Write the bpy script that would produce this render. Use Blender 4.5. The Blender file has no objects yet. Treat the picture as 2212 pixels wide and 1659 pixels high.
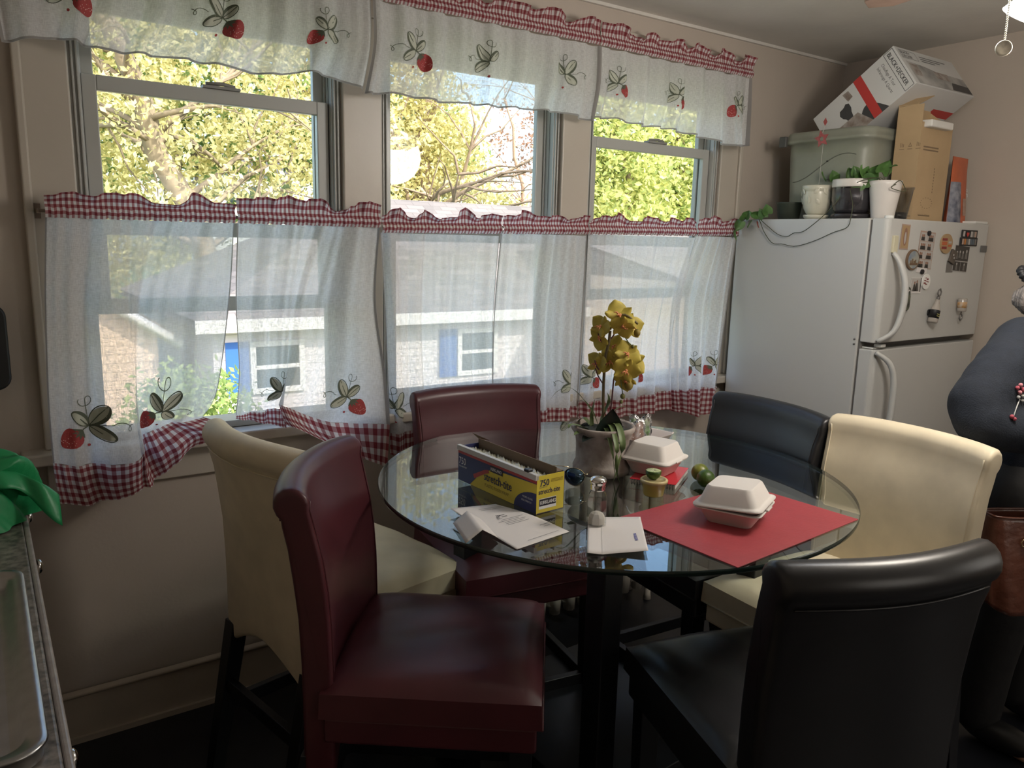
import bpy, math, random
from mathutils import Vector, Matrix, Euler
import numpy as np
S = bpy.context.scene
PI = math.pi
# ---------------------------------------------------------------- camera
CZ = 1.55; FPX = 1675.0
YAW, PITCH, ROLL = math.radians(34.6), math.radians(-10.55), math.radians(1.41)
fw = Vector((math.sin(YAW)*math.cos(PITCH), math.cos(YAW)*math.cos(PITCH), math.sin(PITCH)))
r0 = Vector((math.cos(YAW), -math.sin(YAW), 0)); u0 = r0.cross(fw)
cr = r0*math.cos(ROLL) + u0*math.sin(ROLL); cu = -r0*math.sin(ROLL) + u0*math.cos(ROLL)
CAM = Vector((0, 0, CZ))
cd = bpy.data.cameras.new('camera'); cam = bpy.data.objects.new('camera', cd); S.collection.objects.link(cam)
m = Matrix((cr, cu, -fw)).transposed().to_4x4(); m.translation = CAM; cam.matrix_world = m
cd.sensor_width = 36; cd.lens = 36*FPX/2212; cd.clip_start = .02; cd.clip_end = 300
S.camera = cam
# ---------------------------------------------------------------- light, sky, exposure
S.view_settings.view_transform = 'Standard'; S.view_settings.look = 'None'
S.view_settings.gamma = 1; S.view_settings.use_curve_mapping = False
S.view_settings.exposure = 1.1
W = bpy.data.worlds.new('sky'); S.world = W; W.use_nodes = True
wn = W.node_tree; wn.nodes.clear()
sky = wn.nodes.new('ShaderNodeTexSky'); sky.sky_type = 'NISHITA'; sky.sun_disc = False
sky.sun_elevation = math.radians(38); sky.sun_rotation = math.radians(200); sky.air_density = 1.0; sky.dust_density = 2.0
bg = wn.nodes.new('ShaderNodeBackground'); bg.inputs[1].default_value = 0.30
wo = wn.nodes.new('ShaderNodeOutputWorld')
wn.links.new(sky.outputs[0], bg.inputs[0]); wn.links.new(bg.outputs[0], wo.inputs[0])
def lamp(name, typ, loc, rot, energy, col, **k):
    l = bpy.data.lights.new(name, typ); l.energy = energy; l.color = col
    for a, b in k.items(): setattr(l, a, b)
    o = bpy.data.objects.new(name, l); o.location = loc; o.rotation_euler = rot; S.collection.objects.link(o); return o
# sun shines from behind the house onto the garden
sd = Vector((-.45, .75, -.62))
lamp('sun', 'SUN', (0, 0, 10), sd.to_track_quat('-Z', 'Y').to_euler(), 3.6, (1, .93, .80), angle=.01)
# added daylight fill: no windows built, one lamp behind the camera, one at right
lamp('rear_daylight_fill', 'AREA', (1.9, -1.93, 1.45), (math.radians(-90), 0, PI), 3.5, (1, .93, .84), shape='RECTANGLE', size=1.4, size_y=1.1)
lamp('side_daylight_fill', 'AREA', (3.60, -.9, 1.5), (0, math.radians(90), 0), 3, (1, .95, .88), shape='RECTANGLE', size=1.2, size_y=1.0)
# ---------------------------------------------------------------- helpers
def ray(x, y):
    return cr*((x-1106)/FPX) - cu*((y-829.5)/FPX) + fw
def at(x, y, Y=None, z=None, X=None):
    d = ray(x, y)
    if Y is not None: t = Y/d.y
    elif X is not None: t = X/d.x
    else: t = (z-CZ)/d.z
    return CAM + d*t
def proj(p):
    q = Vector(p)-CAM; c = q.dot(fw)
    return (1106+FPX*q.dot(cr)/c, 829.5-FPX*q.dot(cu)/c)
def mat(name, col, rough=.6, metal=0, noise=0, nscale=20, bump=0, bscale=60, spec=.5, trans=0, emis=None, alpha=1, coat=0, col2=None, sheen=0):
    m = bpy.data.materials.new(name); m.use_nodes = True
    nt = m.node_tree; b = nt.nodes['Principled BSDF']
    b.inputs['Base Color'].default_value = (*col, 1); b.inputs['Roughness'].default_value = rough
    b.inputs['Metallic'].default_value = metal; b.inputs['Specular IOR Level'].default_value = spec
    b.inputs['Transmission Weight'].default_value = trans; b.inputs['Coat Weight'].default_value = coat
    b.inputs['Sheen Weight'].default_value = sheen
    if emis: b.inputs['Emission Color'].default_value = (*emis[0], 1); b.inputs['Emission Strength'].default_value = emis[1]
    tc = nt.nodes.new('ShaderNodeTexCoord')
    if noise or col2:
        n = nt.nodes.new('ShaderNodeTexNoise'); n.inputs['Scale'].default_value = nscale; n.inputs['Detail'].default_value = 6
        nt.links.new(tc.outputs['Object'], n.inputs['Vector'])
        r = nt.nodes.new('ShaderNodeValToRGB'); r.color_ramp.elements[0].position = .32; r.color_ramp.elements[1].position = .68
        c2 = col2 or tuple(min(1, c*(1+noise)) for c in col); c1 = col if col2 else tuple(c*(1-noise) for c in col)
        r.color_ramp.elements[0].color = (*c1, 1); r.color_ramp.elements[1].color = (*c2, 1)
        nt.links.new(n.outputs['Fac'], r.inputs[0]); nt.links.new(r.outputs[0], b.inputs['Base Color'])
    if bump:
        n = nt.nodes.new('ShaderNodeTexNoise'); n.inputs['Scale'].default_value = bscale; n.inputs['Detail'].default_value = 4
        nt.links.new(tc.outputs['Object'], n.inputs['Vector'])
        bp = nt.nodes.new('ShaderNodeBump'); bp.inputs['Strength'].default_value = bump; bp.inputs['Distance'].default_value = .01
        nt.links.new(n.outputs['Fac'], bp.inputs['Height']); nt.links.new(bp.outputs[0], b.inputs['Normal'])
    return m
def glassmat(name, tint=(1, 1, 1), gloss=1.0, ior=1.5, rough=0):
    m = bpy.data.materials.new(name); m.use_nodes = True; nt = m.node_tree; nt.nodes.clear()
    o = nt.nodes.new('ShaderNodeOutputMaterial'); mx = nt.nodes.new('ShaderNodeMixShader')
    t = nt.nodes.new('ShaderNodeBsdfTransparent'); t.inputs[0].default_value = (*tint, 1)
    g = nt.nodes.new('ShaderNodeBsdfGlossy'); g.inputs['Roughness'].default_value = rough
    f = nt.nodes.new('ShaderNodeLayerWeight'); f.inputs['Blend'].default_value = .5
    pw = nt.nodes.new('ShaderNodeMath'); pw.operation = 'POWER'; pw.inputs[1].default_value = 5
    mu = nt.nodes.new('ShaderNodeMath'); mu.operation = 'MULTIPLY_ADD'; mu.use_clamp = True
    r_ = ((ior-1)/(ior+1))**2; mu.inputs[1].default_value = (1-r_)*gloss; mu.inputs[2].default_value = r_*gloss
    nt.links.new(f.outputs['Facing'], pw.inputs[0]); nt.links.new(pw.outputs[0], mu.inputs[0]); nt.links.new(mu.outputs[0], mx.inputs[0])
    nt.links.new(t.outputs[0], mx.inputs[1]); nt.links.new(g.outputs[0], mx.inputs[2]); nt.links.new(mx.outputs[0], o.inputs[0])
    return m
class MB:
    def __init__(s): s.v = []; s.f = []; s.mi = []; s.uv = []; s.sm = []
    def add(s, vs, fs, mi=0, uvs=None, sm=False, M=None):
        b = len(s.v)
        s.v += [tuple(M @ Vector(p)) if M else tuple(p) for p in vs]
        for k, f in enumerate(fs):
            s.f.append([b+i for i in f]); s.mi.append(mi); s.sm.append(sm)
            s.uv.append([uvs[i] for i in f] if uvs else None)
        return s
    def box(s, x0, x1, y0, y1, z0, z1, mi=0, M=None):
        v = [(x, y, z) for z in (z0, z1) for y in (y0, y1) for x in (x0, x1)]
        return s.add(v, [(0, 2, 3, 1), (4, 5, 7, 6), (0, 1, 5, 4), (2, 6, 7, 3), (0, 4, 6, 2), (1, 3, 7, 5)], mi, None, False, M)
    def grid(s, fn, nu, nv, mi=0, uvf=None, sm=True, M=None, thick=0):
        vs = []; uv = []
        for j in range(nv+1):
            for i in range(nu+1):
                a, b = i/nu, j/nv; vs.append(fn(a, b)); uv.append(uvf(a, b) if uvf else (a, b))
        fs = [(j*(nu+1)+i, j*(nu+1)+i+1, (j+1)*(nu+1)+i+1, (j+1)*(nu+1)+i) for j in range(nv) for i in range(nu)]
        return s.add(vs, fs, mi, uv, sm, M)
    def lathe(s, prof, n=32, mi=0, c=(0, 0), M=None, sq=0):
        vs = []; fs = []
        for r, z in prof:
            for i in range(n):
                a = 2*PI*i/n; vs.append((c[0]+r*math.cos(a), c[1]+r*math.sin(a), z))
        for j in range(len(prof)-1):
            for i in range(n):
                fs.append((j*n+i, j*n+(i+1) % n, (j+1)*n+(i+1) % n, (j+1)*n+i))
        if prof[0][0] > 1e-6: fs.append(tuple(reversed(range(n))))
        if prof[-1][0] > 1e-6 and prof[-1] != prof[0]: fs.append(tuple((len(prof)-1)*n+i for i in range(n)))
        return s.add(vs, fs, mi, None, True, M)
    def tube(s, pts, r, n=8, mi=0, cap=True, M=None, flat=1):
        pts = [Vector(p) for p in pts]; N = len(pts); rr = r if isinstance(r, (list, tuple)) else [r]*N
        vs = []; fs = []; up = Vector((0, 0, 1)); prev = None
        for k, p in enumerate(pts):
            t = (pts[min(k+1, N-1)]-pts[max(k-1, 0)])
            t = t.normalized() if t.length > 1e-9 else Vector((0, 0, 1))
            a = prev if prev is not None else (t.cross(up) if abs(t.dot(up)) < .95 else t.cross(Vector((1, 0, 0))))
            a = (a - t*a.dot(t)); a = a.normalized() if a.length > 1e-9 else t.orthogonal().normalized(); prev = a; b = t.cross(a)
            for i in range(n):
                q = 2*PI*i/n; vs.append(p + a*rr[k]*math.cos(q) + b*rr[k]*flat*math.sin(q))
        for k in range(N-1):
            for i in range(n): fs.append((k*n+i, k*n+(i+1) % n, (k+1)*n+(i+1) % n, (k+1)*n+i))
        if cap: fs.append(tuple(reversed(range(n)))); fs.append(tuple((N-1)*n+i for i in range(n)))
        return s.add(vs, fs, mi, None, True, M)
    def ball(s, c, r, n=12, mi=0, sc=(1, 1, 1), M=None, rot=None):
        vs = []; fs = []; m = n; h = n//2+2; E3 = Euler(rot).to_matrix() if rot else None
        for j in range(h+1):
            t = PI*j/h
            for i in range(m):
                a = 2*PI*i/m; p = Vector((r*sc[0]*math.sin(t)*math.cos(a), r*sc[1]*math.sin(t)*math.sin(a), r*sc[2]*math.cos(t)))
                vs.append(Vector(c) + (E3 @ p if E3 else p))
        for j in range(h):
            for i in range(m): fs.append((j*m+i, (j+1)*m+i, (j+1)*m+(i+1) % m, j*m+(i+1) % m))
        return s.add(vs, fs, mi, None, True, M)
    def prism(s, poly, z0, z1, mi=0, M=None):
        n = len(poly); vs = [(x, y, z0) for x, y in poly] + [(x, y, z1) for x, y in poly]
        fs = [tuple(reversed(range(n))), tuple(range(n, 2*n))] + [(i, (i+1) % n, n+(i+1) % n, n+i) for i in range(n)]
        return s.add(vs, fs, mi, None, False, M)
    def build(s, name, mats, parent=None, bevel=0, loc=None, rot=None, solid=0, sub=0, clean=True):
        me = bpy.data.meshes.new(name); me.from_pydata([tuple(p) for p in s.v], [], s.f)
        if not isinstance(mats, (list, tuple)): mats = [mats]
        for m in mats: me.materials.append(m)
        for i, p in enumerate(me.polygons): p.material_index = s.mi[i]; p.use_smooth = s.sm[i]
        if any(u for u in s.uv):
            ul = me.uv_layers.new(name='UVMap'); k = 0
            for i, p in enumerate(me.polygons):
                for j in range(len(p.vertices)):
                    if s.uv[i]: ul.data[k].uv = s.uv[i][j]
                    k += 1
        o = bpy.data.objects.new(name, me); S.collection.objects.link(o)
        if parent: o.parent = parent
        if loc: o.location = loc
        if rot: o.rotation_euler = rot
        if solid:
            q = o.modifiers.new('solid', 'SOLIDIFY'); q.thickness = solid; q.offset = 0
        if bevel:
            q = o.modifiers.new('bevel', 'BEVEL'); q.width = bevel; q.segments = 3; q.limit_method = 'ANGLE'; q.angle_limit = math.radians(40)
            q.harden_normals = False
        if sub:
            q = o.modifiers.new('sub', 'SUBSURF'); q.levels = sub; q.render_levels = sub
        return o
def tag(o, label=None, cat=None, group=None, kind=None):
    if label: o['label'] = label
    if cat: o['category'] = cat
    if group: o['group'] = group
    if kind: o['kind'] = kind
    return o
def thing(name, label, cat, loc=(0, 0, 0), rz=0, group=None, rot=None):
    o = bpy.data.objects.new(name, None); S.collection.objects.link(o); o.empty_display_size = .05
    o.location = loc; o.rotation_euler = rot if rot else (0, 0, rz); return tag(o, label, cat, group)
def struct(name, mb, m, parent=None, bevel=0, label=None):
    o = mb.build(name, m, parent, bevel)
    if not parent: o['kind'] = 'structure'
    if label: o['label'] = label
    return o
_tc = {}
def text_geo(txt, size, align='LEFT'):
    k = (txt, align)
    if k not in _tc:
        c = bpy.data.curves.new('t', 'FONT'); c.body = txt; c.align_x = align; c.size = 1; c.resolution_u = 2
        o = bpy.data.objects.new('t', c); S.collection.objects.link(o); bpy.context.view_layer.update()
        me = bpy.data.meshes.new_from_object(o.evaluated_get(bpy.context.evaluated_depsgraph_get()))
        _tc[k] = ([tuple(v.co) for v in me.vertices], [tuple(p.vertices) for p in me.polygons])
        bpy.data.objects.remove(o); bpy.data.curves.remove(c); bpy.data.meshes.remove(me)
    v, f = _tc[k]
    return [(x*size, y*size, 0) for x, y, z in v], f
def put_text(mb, txt, size, M, mi=0, align='LEFT', sx=1, bold=0):
    v, f = text_geo(txt, size, align)
    mb.add([(x*sx, y, z) for x, y, z in v], f, mi, None, False, M)
    if bold:
        mb.add([(x*sx+bold*size, y, z) for x, y, z in v], f, mi, None, False, M)
def frame(o, ux, uy):
    ux = Vector(ux).normalized(); uy = Vector(uy); uy = (uy-ux*uy.dot(ux)).normalized(); uz = ux.cross(uy)
    M = Matrix((ux, uy, uz)).transposed().to_4x4(); M.translation = Vector(o); return M
def blob(c, n=14, r=1, sx=1, sy=1, ph=0, w=.1, k=3):
    return [(c[0]+sx*r*(1+w*math.sin(k*2*PI*i/n+ph))*math.cos(2*PI*i/n), c[1]+sy*r*(1+w*math.sin(k*2*PI*i/n+ph))*math.sin(2*PI*i/n)) for i in range(n)]
def flat(mb, poly, mi=0, M=None, z=0):
    mb.add([(x, y, z) for x, y in poly], [tuple(range(len(poly)))], mi, None, False, M)
R = random.Random(7)
# ---------------------------------------------------------------- room materials
M_wall = mat('wall_paint', (.50, .435, .37), .75, noise=.03, nscale=2, bump=.05, bscale=90)
M_trim = mat('trim_paint', (.52, .47, .40), .35, noise=.02, nscale=6, bump=.06, bscale=25)
M_vinyl = mat('white_vinyl', (.44, .44, .41), .3)
M_ceil = mat('ceiling_paint', (.68, .65, .60), .85, noise=.07, nscale=3, bump=.08, bscale=40)
M_floor = mat('dark_floor', (.012, .013, .017), .35, noise=.3, nscale=8)
M_base = mat('baseboard_paint', (.46, .39, .31), .4, noise=.05, nscale=10, bump=.08, bscale=30)
M_pane = glassmat('window_glass', (.97, .98, .97), .5)
M_track = mat('dark_gasket', (.03, .03, .03), .6)
M_white = mat('white_gloss', (.75, .75, .72), .3)
# ---------------------------------------------------------------- room shell
WY = 2.52; CEIL = 2.475; XL, XR, YB = -.62, 3.76, -2.0
struct('floor', MB().box(XL-.15, XR+.15, YB-.15, WY+.16, -.12, 0), M_floor)
struct('ceiling', MB().box(XL-.15, XR+.15, YB-.15, WY+.16, CEIL, CEIL+.15), M_ceil)
OP = [(.25, 1.03), (1.17, 1.94), (2.08, 2.86)]; Z0, Z1 = .93, 2.21
w = MB(); w.box(XL-.15, XR+.15, WY, WY+.15, 0, Z0).box(XL-.15, XR+.15, WY, WY+.15, Z1, CEIL)
xs = [XL-.15]+[a for o in OP for a in o]+[XR+.15]
for i in range(0, len(xs), 2): w.box(xs[i], xs[i+1], WY, WY+.15, Z0, Z1)
struct('wall_front', w, M_wall)
struct('wall_right', MB().box(XR, XR+.15, YB, WY, 0, CEIL), M_wall)
struct('wall_left', MB().box(XL-.15, XL, YB, WY, 0, CEIL), M_wall)
struct('wall_back', MB().box(XL, XR, YB-.15, YB, 0, CEIL), M_wall)
b = MB(); b.box(XL, XR, WY-.02, WY, 0, .145)
b.grid(lambda u, v: (XL+(XR-XL)*u, WY-.02-.012*math.sin(v*PI), .145+.025*v), 2, 6).box(XL, XR, WY-.032, WY-.02, 0, .018)
struct('baseboard_front', b, M_base)
struct('baseboard_right', MB().box(XR-.018, XR, YB, WY-.02, 0, .16), M_base, bevel=.004)
def casing(n, x0, x1, lipL=False, lipR=False):
    c = MB().box(x0, x1, WY-.018, WY, Z0, 2.25)
    if lipL: c.box(x0, x0+.022, WY-.032, WY-.018, Z0, 2.25)
    if lipR: c.box(x1-.022, x1, WY-.032, WY-.018, Z0, 2.25)
    struct('trim_%d' % n, c, M_trim, bevel=.005)
casing(1, .12, .25, lipL=True); casing(2, 1.03, 1.17); casing(3, 1.94, 2.08); casing(4, 2.86, 2.995, lipR=True)
struct('trim_5', MB().box(.10, 3.015, WY-.022, WY, 2.25, 2.36).box(.09, 3.025, WY-.04, WY, 2.36, 2.38), M_trim, bevel=.005)
struct('trim_6', MB().box(.06, 3.05, WY-.075, WY+.05, .895, .93), M_trim, bevel=.006)
struct('trim_7', MB().box(.12, 2.995, WY-.02, WY, .795, .895), M_trim, bevel=.004)
struct('trim_8', MB().box(XL, XR, WY-.014, WY, CEIL-.012, CEIL), M_ceil)
# ---------------------------------------------------------------- windows
def sash(par, name, x0, x1, z0, z1, y, lock=False):
    s = MB(); t = .024
    s.box(x0, x0+.038, y-t/2, y+t/2, z0, z1).box(x1-.038, x1, y-t/2, y+t/2, z0, z1)
    s.box(x0+.038, x1-.038, y-t/2, y+t/2, z0, z0+.045).box(x0+.038, x1-.038, y-t/2, y+t/2, z1-.042, z1)
    o = s.build(name, M_vinyl, par, bevel=.003)
    MB().box(x0+.036, x1-.036, y-.002, y+.002, z0+.043, z1-.04).build('pane', M_pane, o)
    if lock:
        xc = (x0+x1)/2+.02
        MB().box(xc-.055, xc+.055, y-.02, y+.012, z1, z1+.008).tube([(xc-.045, y-.012, z1+.012), (xc+.005, y-.012, z1+.016), (xc+.04, y-.012, z1+.01)], .006, 6).build('sash_lock', mat('lock_metal', (.25, .24, .22), .5), o)
    return o
for k, (x0, x1) in enumerate(OP):
    f = MB()
    f.box(x0, x0+.030, WY+.005, WY+.11, Z0, Z1).box(x1-.030, x1, WY+.005, WY+.11, Z0, Z1)
    f.box(x0+.03, x1-.03, WY+.005, WY+.11, Z1-.025, Z1).box(x0+.03, x1-.03, WY+.005, WY+.11, Z0, Z0+.022)
    for xa, xb in ((x0+.030, x0+.037), (x1-.037, x1-.030)):
        f.box(xa, xb, WY+.052, WY+.060, Z0+.02, Z1-.02)
    for xa in (x0+.008, x1-.014, x0+.02, x1-.026): f.box(xa, xa+.006, WY-.004, WY+.006, Z0, Z1-.02)
    o = struct('window_%d' % (k+1), f, M_vinyl, bevel=.002)
    g = MB()
    for xa in (x0+.031, x1-.0325): g.box(xa, xa+.0015, WY+.028, WY+.0285, Z0+.02, Z1-.02)
    g.build('gasket', M_track, o)
    sash(o, 'upper_sash', x0+.031, x1-.031, 1.535, Z1-.02, WY+.075)
    if k == 1: sash(o, 'lower_sash', x0+.033, x1-.033, Z0+.022, 1.585, WY+.038, True)
    else: sash(o, 'lower_sash', x0+.033, x1-.033, 1.305, 1.975, WY+.038, True)
# ================================================================ outdoors
M_grass = mat('lawn', (.10, .16, .035), .9, noise=.35, nscale=3)
tag(MB().box(-30, 60, 2.75, 70, -1.5, -1.35).build('lawn', M_grass), kind='structure')
def leafmat(name, c1, c2, tr=.35):
    m = bpy.data.materials.new(name); m.use_nodes = True; nt = m.node_tree; nt.nodes.clear()
    o = nt.nodes.new('ShaderNodeOutputMaterial'); mx = nt.nodes.new('ShaderNodeMixShader'); mx.inputs[0].default_value = tr
    d = nt.nodes.new('ShaderNodeBsdfDiffuse'); t = nt.nodes.new('ShaderNodeBsdfTranslucent')
    g = nt.nodes.new('ShaderNodeNewGeometry'); r = nt.nodes.new('ShaderNodeValToRGB')
    r.color_ramp.elements[0].color = (*c1, 1); r.color_ramp.elements[1].color = (*c2, 1)
    nt.links.new(g.outputs['Random Per Island'], r.inputs[0])
    for q in (d, t): nt.links.new(r.outputs[0], q.inputs[0])
    nt.links.new(d.outputs[0], mx.inputs[1]); nt.links.new(t.outputs[0], mx.inputs[2]); nt.links.new(mx.outputs[0], o.inputs[0]); return m
M_barkp = mat('pale_bark', (.30, .24, .17), .9, noise=.35, nscale=5, bump=.5, bscale=10)
L_maple = leafmat('spring_leaf', (.58, .53, .24), (.86, .82, .46)); L_green = leafmat('green_leaf', (.22, .33, .11), (.52, .62, .24))
L_cedar = leafmat('cedar_leaf', (.38, .46, .16), (.86, .84, .36)); L_pink = leafmat('bud_leaf', (.42, .24, .18), (.62, .42, .32))
M_bark = mat('bark', (.30, .23, .17), .9, noise=.3, nscale=6, bump=.5, bscale=12)
def crown(seed, blobs, n, size, mat_, parent, name='foliage', droop=0):
    rr = random.Random(seed); vs = []; fs = []; tw = sum(b[4]*b[5]*b[3] for b in blobs)
    for (cx, cy, cz, rx, ry, rz) in blobs:
        k = int(n*rx*ry*rz/tw); cl = []
        for c in range(max(4, k//14)):
            u = rr.gauss(0, 1); v = rr.gauss(0, 1); w_ = rr.gauss(0, 1); L = math.sqrt(u*u+v*v+w_*w_)+1e-6; q = rr.random()**.45
            cl.append((cx+rx*u/L*q, cy+ry*v/L*q, cz+rz*w_/L*q))
        for i in range(k):
            c = rr.choice(cl); s = size*(.6+.8*rr.random()); sp = size*2.2
            p = Vector((c[0]+rr.gauss(0, sp), c[1]+rr.gauss(0, sp), c[2]+rr.gauss(0, sp)-droop*rr.random()))
            a = Vector((rr.gauss(0, 1), rr.gauss(0, 1), rr.gauss(0, 1)-droop)).normalized(); b_ = a.orthogonal().normalized()
            b_ = (Matrix.Rotation(rr.random()*6.28, 3, a) @ b_); B = len(vs)
            vs += [p-a*s, p+b_*s*.55+a.cross(b_)*s*.15, p+a*s, p-b_*s*.55+a.cross(b_)*s*.15]; fs.append((B, B+1, B+2, B+3))
    mb = MB(); mb.add(vs, fs); return mb.build(name, mat_, parent)
def limbs(seed, base, top, r, n, parent, spread=1.6, mat_=None, sub=3):
    rr = random.Random(seed); mb = MB(); base = Vector(base); top = Vector(top)
    pts = [base.lerp(top, i/8)+Vector((rr.gauss(0, .05), rr.gauss(0, .05), 0))*i*.5 for i in range(9)]
    mb.tube(pts, [r*(1-.07*i) for i in range(9)], 10)
    for k in range(n):
        t = .25+.75*rr.random(); p = base.lerp(top, t); a = rr.random()*2*PI
        d = Vector((math.cos(a), math.sin(a)*.7, .35+rr.random()*.7)).normalized(); L = spread*(.6+.8*rr.random()); q = [p]
        for i in range(6):
            d = (d+Vector((rr.gauss(0, .18), rr.gauss(0, .18), rr.gauss(0, .15)))).normalized(); q.append(q[-1]+d*L/6)
        r1 = r*(.32-.12*t); mb.tube(q, [r1*(1-.13*i) for i in range(7)], 5)
        for j in range(sub):
            s = q[rr.randint(2, 6)]; e = (d+Vector((rr.gauss(0, .6), rr.gauss(0, .6), rr.gauss(0, .5)))).normalized(); qq = [s]
            for i in range(4):
                e = (e+Vector((rr.gauss(0, .25), rr.gauss(0, .25), rr.gauss(0, .2)))).normalized(); qq.append(qq[-1]+e*L*.13)
            mb.tube(qq, [r1*.4, r1*.33, r1*.25, r1*.18, r1*.1], 4, cap=False)
    return mb.build('trunk', mat_ or M_bark, parent)
# big maple behind the left window
t = thing('maple_tree', 'large tree with leaning trunk and yellow-green spring leaves seen through the left window', 'tree', (5.75, 19.6, -1.35)); t.scale = (1.4, 1.4, 1.4)
limbs(3, (-.35, -.9, -.2), (-3.1, -1.3, 6.6), .22, 24, t, 2.2, M_barkp, sub=6)
crown(6, [(-2.4, -1.9, 3.9, 2.0, .4, 1.9), (.6, -1.7, 3.3, 1.8, .5, 1.7)], 4200, .05, L_maple, t)
crown(5, [(-1.8, .9, 3.6, 2.6, 1.3, 2.4), (.9, .2, 4.2, 1.9, 1.2, 2.0), (-.9, .7, 6.2, 3.6, 1.8, 1.8), (1.5, -.1, 2.9, 1.0, 1.0, .9), (-2.0, .5, 2.0, 1.6, 1.2, 1.3)], 24000, .058, L_maple, t)
t = thing('evergreen_tree', 'darker green tree standing behind the leaning maple', 'tree', (5.2, 26.0, -1.35)); t.scale = (1.4, 1.4, 1.4)
limbs(8, (0, 0, 0), (0, 0, 7), .3, 8, t, 2)
crown(9, [(-2.2, 0, 5.0, 2.6, 1.5, 3.2), (1.8, .5, 6, 2.6, 1.5, 3.6)], 9000, .14, L_green, t)
# tree filling the middle window
t = thing('maple_tree', 'leafy yellow tree filling the left of the middle window above the roof', 'tree', (11.5, 21.2, -1.35)); t.scale = (1.18, 1.18, 1.18)
limbs(13, (0, 0, 0), (-.3, 0, 7), .3, 18, t, 3, sub=4)
crown(15, [(-.9, 0, 5.2, 2.3, 1.5, 2.2), (0.3, .2, 4.0, 1.8, 1.3, 1.5), (-.8, 0, 7.6, 2.6, 1.5, 1.3), (1.7, 0, 3.2, 1.1, 1, .7)], 17000, .07, L_maple, t)
crown(16, [(.3, 1.8, 4.6, 1.9, .8, 1.6)], 2500, .13, L_green, t)
t = thing('budding_tree', 'sparse pinkish budding tree at the right of the middle window', 'tree', (17.0, 22.8, -1.35)); t.scale = (1.15, 1.15, 1.15)
for q, (dx, tx) in enumerate([(0, -1.6), (.3, -.3), (.5, 1.2)]): limbs(21+q, (dx, 0, 0), (tx, 0, 6.6), .09, 16, t, 1.8, mat('pink_bark', (.48, .33, .25), .9) if q == 0 else bpy.data.materials['pink_bark'], sub=5)
crown(25, [(-.2, 0, 5.2, 2.1, 1, 1.9)], 1500, .06, L_pink, t)
# cedar hedge by the right window
for q, (x, y, h, lab) in enumerate([(12.7, 14.3, 6.2, 'tall feathery yellow-green cedar at the left of the right window'), (15.5, 14.9, 6.8, 'tall feathery cedar at the right edge of the right window')]):
    t = thing('cedar_tree', lab, 'tree', (x, y, -1.35), group='cedars beyond the right window'); t.scale = (1.2, 1.2, 1.2)
    limbs(30+q, (0, 0, 0), (0, 0, h-.4), .12, 6, t, .8)
    crown(40+q, [(0, 0, h*.32, 1.5, 1.2, h*.34), (0, 0, h*.62, 1.25, 1.1, h*.32), (.1, 0, h*.85, .8, .8, h*.2)], 15000, .062, L_cedar, t, droop=.06)
    crown(50+q, [(0, .4, h*.5, 1.1, .8, h*.5)], 1500, .10, L_green, t)
t = thing('shrub', 'green shrub beside the neighbouring house seen through the sheer curtain', 'shrub', (1.75, 8.6, -1.35))
limbs(60, (0, 0, 0), (0, 0, 1.0), .04, 6, t, .5); crown(61, [(0, 0, .75, .75, .6, .75)], 5000, .04, L_green, t)
# neighbouring house
def sidingmat(name, col):
    m = mat(name, col, .6); nt = m.node_tree; b = nt.nodes['Principled BSDF']
    tc = nt.nodes['Texture Coordinate']; w_ = nt.nodes.new('ShaderNodeTexWave'); w_.bands_direction = 'Z'; w_.wave_profile = 'SAW'; w_.inputs['Scale'].default_value = 2.6
    r = nt.nodes.new('ShaderNodeValToRGB'); r.color_ramp.elements[0].color = (*[c*.55 for c in col], 1); r.color_ramp.elements[0].position = .0
    r.color_ramp.elements[1].position = .16; r.color_ramp.elements[1].color = (*col, 1)
    nt.links.new(tc.outputs['Object'], w_.inputs['Vector']); nt.links.new(w_.outputs['Fac'], r.inputs[0]); nt.links.new(r.outputs[0], b.inputs['Base Color']); return m
M_side = sidingmat('pale_siding', (.72, .68, .70)); M_side2 = sidingmat('tan_siding', (.72, .55, .42))
def shingle(name, c1, c2):
    m = mat(name, c1, .9); nt = m.node_tree; b = nt.nodes['Principled BSDF']; tc = nt.nodes['Texture Coordinate']
    br = nt.nodes.new('ShaderNodeTexBrick'); br.inputs['Scale'].default_value = 1.6; br.inputs['Color1'].default_value = (*c1, 1); br.inputs['Color2'].default_value = (*c2, 1)
    br.inputs['Mortar'].default_value = (*[c*.55 for c in c1], 1); br.inputs['Mortar Size'].default_value = .012; br.inputs['Brick Width'].default_value = .6
    nt.links.new(tc.outputs['UV'], br.inputs['Vector']); nt.links.new(br.outputs['Color'], b.inputs['Base Color']); return m
M_roof = shingle('grey_shingles', (.25, .22, .21), (.16, .145, .14))
M_fascia = mat('white_fascia', (.8, .8, .8), .4); M_blue = mat('blue_shutter', (.03, .12, .40), .5); M_dpane = mat('dark_window', (.04, .06, .06), .1)
h = thing('neighbour_house', 'pale sided neighbouring house with grey shingle roof behind the windows', 'house', (0, 0, 0))
GX0, GX1 = 2.35, 11.75; EY, RYY = 10.9, 14.2; EZ, RZ = .38, 2.27
MB().box(GX0+.3, GX1-.3, EY+.35, 17.3, -1.35, EZ+.05).build('wall', M_side, h)
MB().add([(GX1-.35, EY+.36, EZ), (GX1-.35, 17.2, EZ), (GX1-.35, RYY, RZ-.12), (GX1-.5, EY+.36, EZ), (GX1-.5, 17.2, EZ), (GX1-.5, RYY, RZ-.12)], [(0, 1, 2), (3, 5, 4), (0, 2, 5, 3), (1, 4, 5, 2)]).build('gable', M_side, h)
rf = MB()
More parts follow.
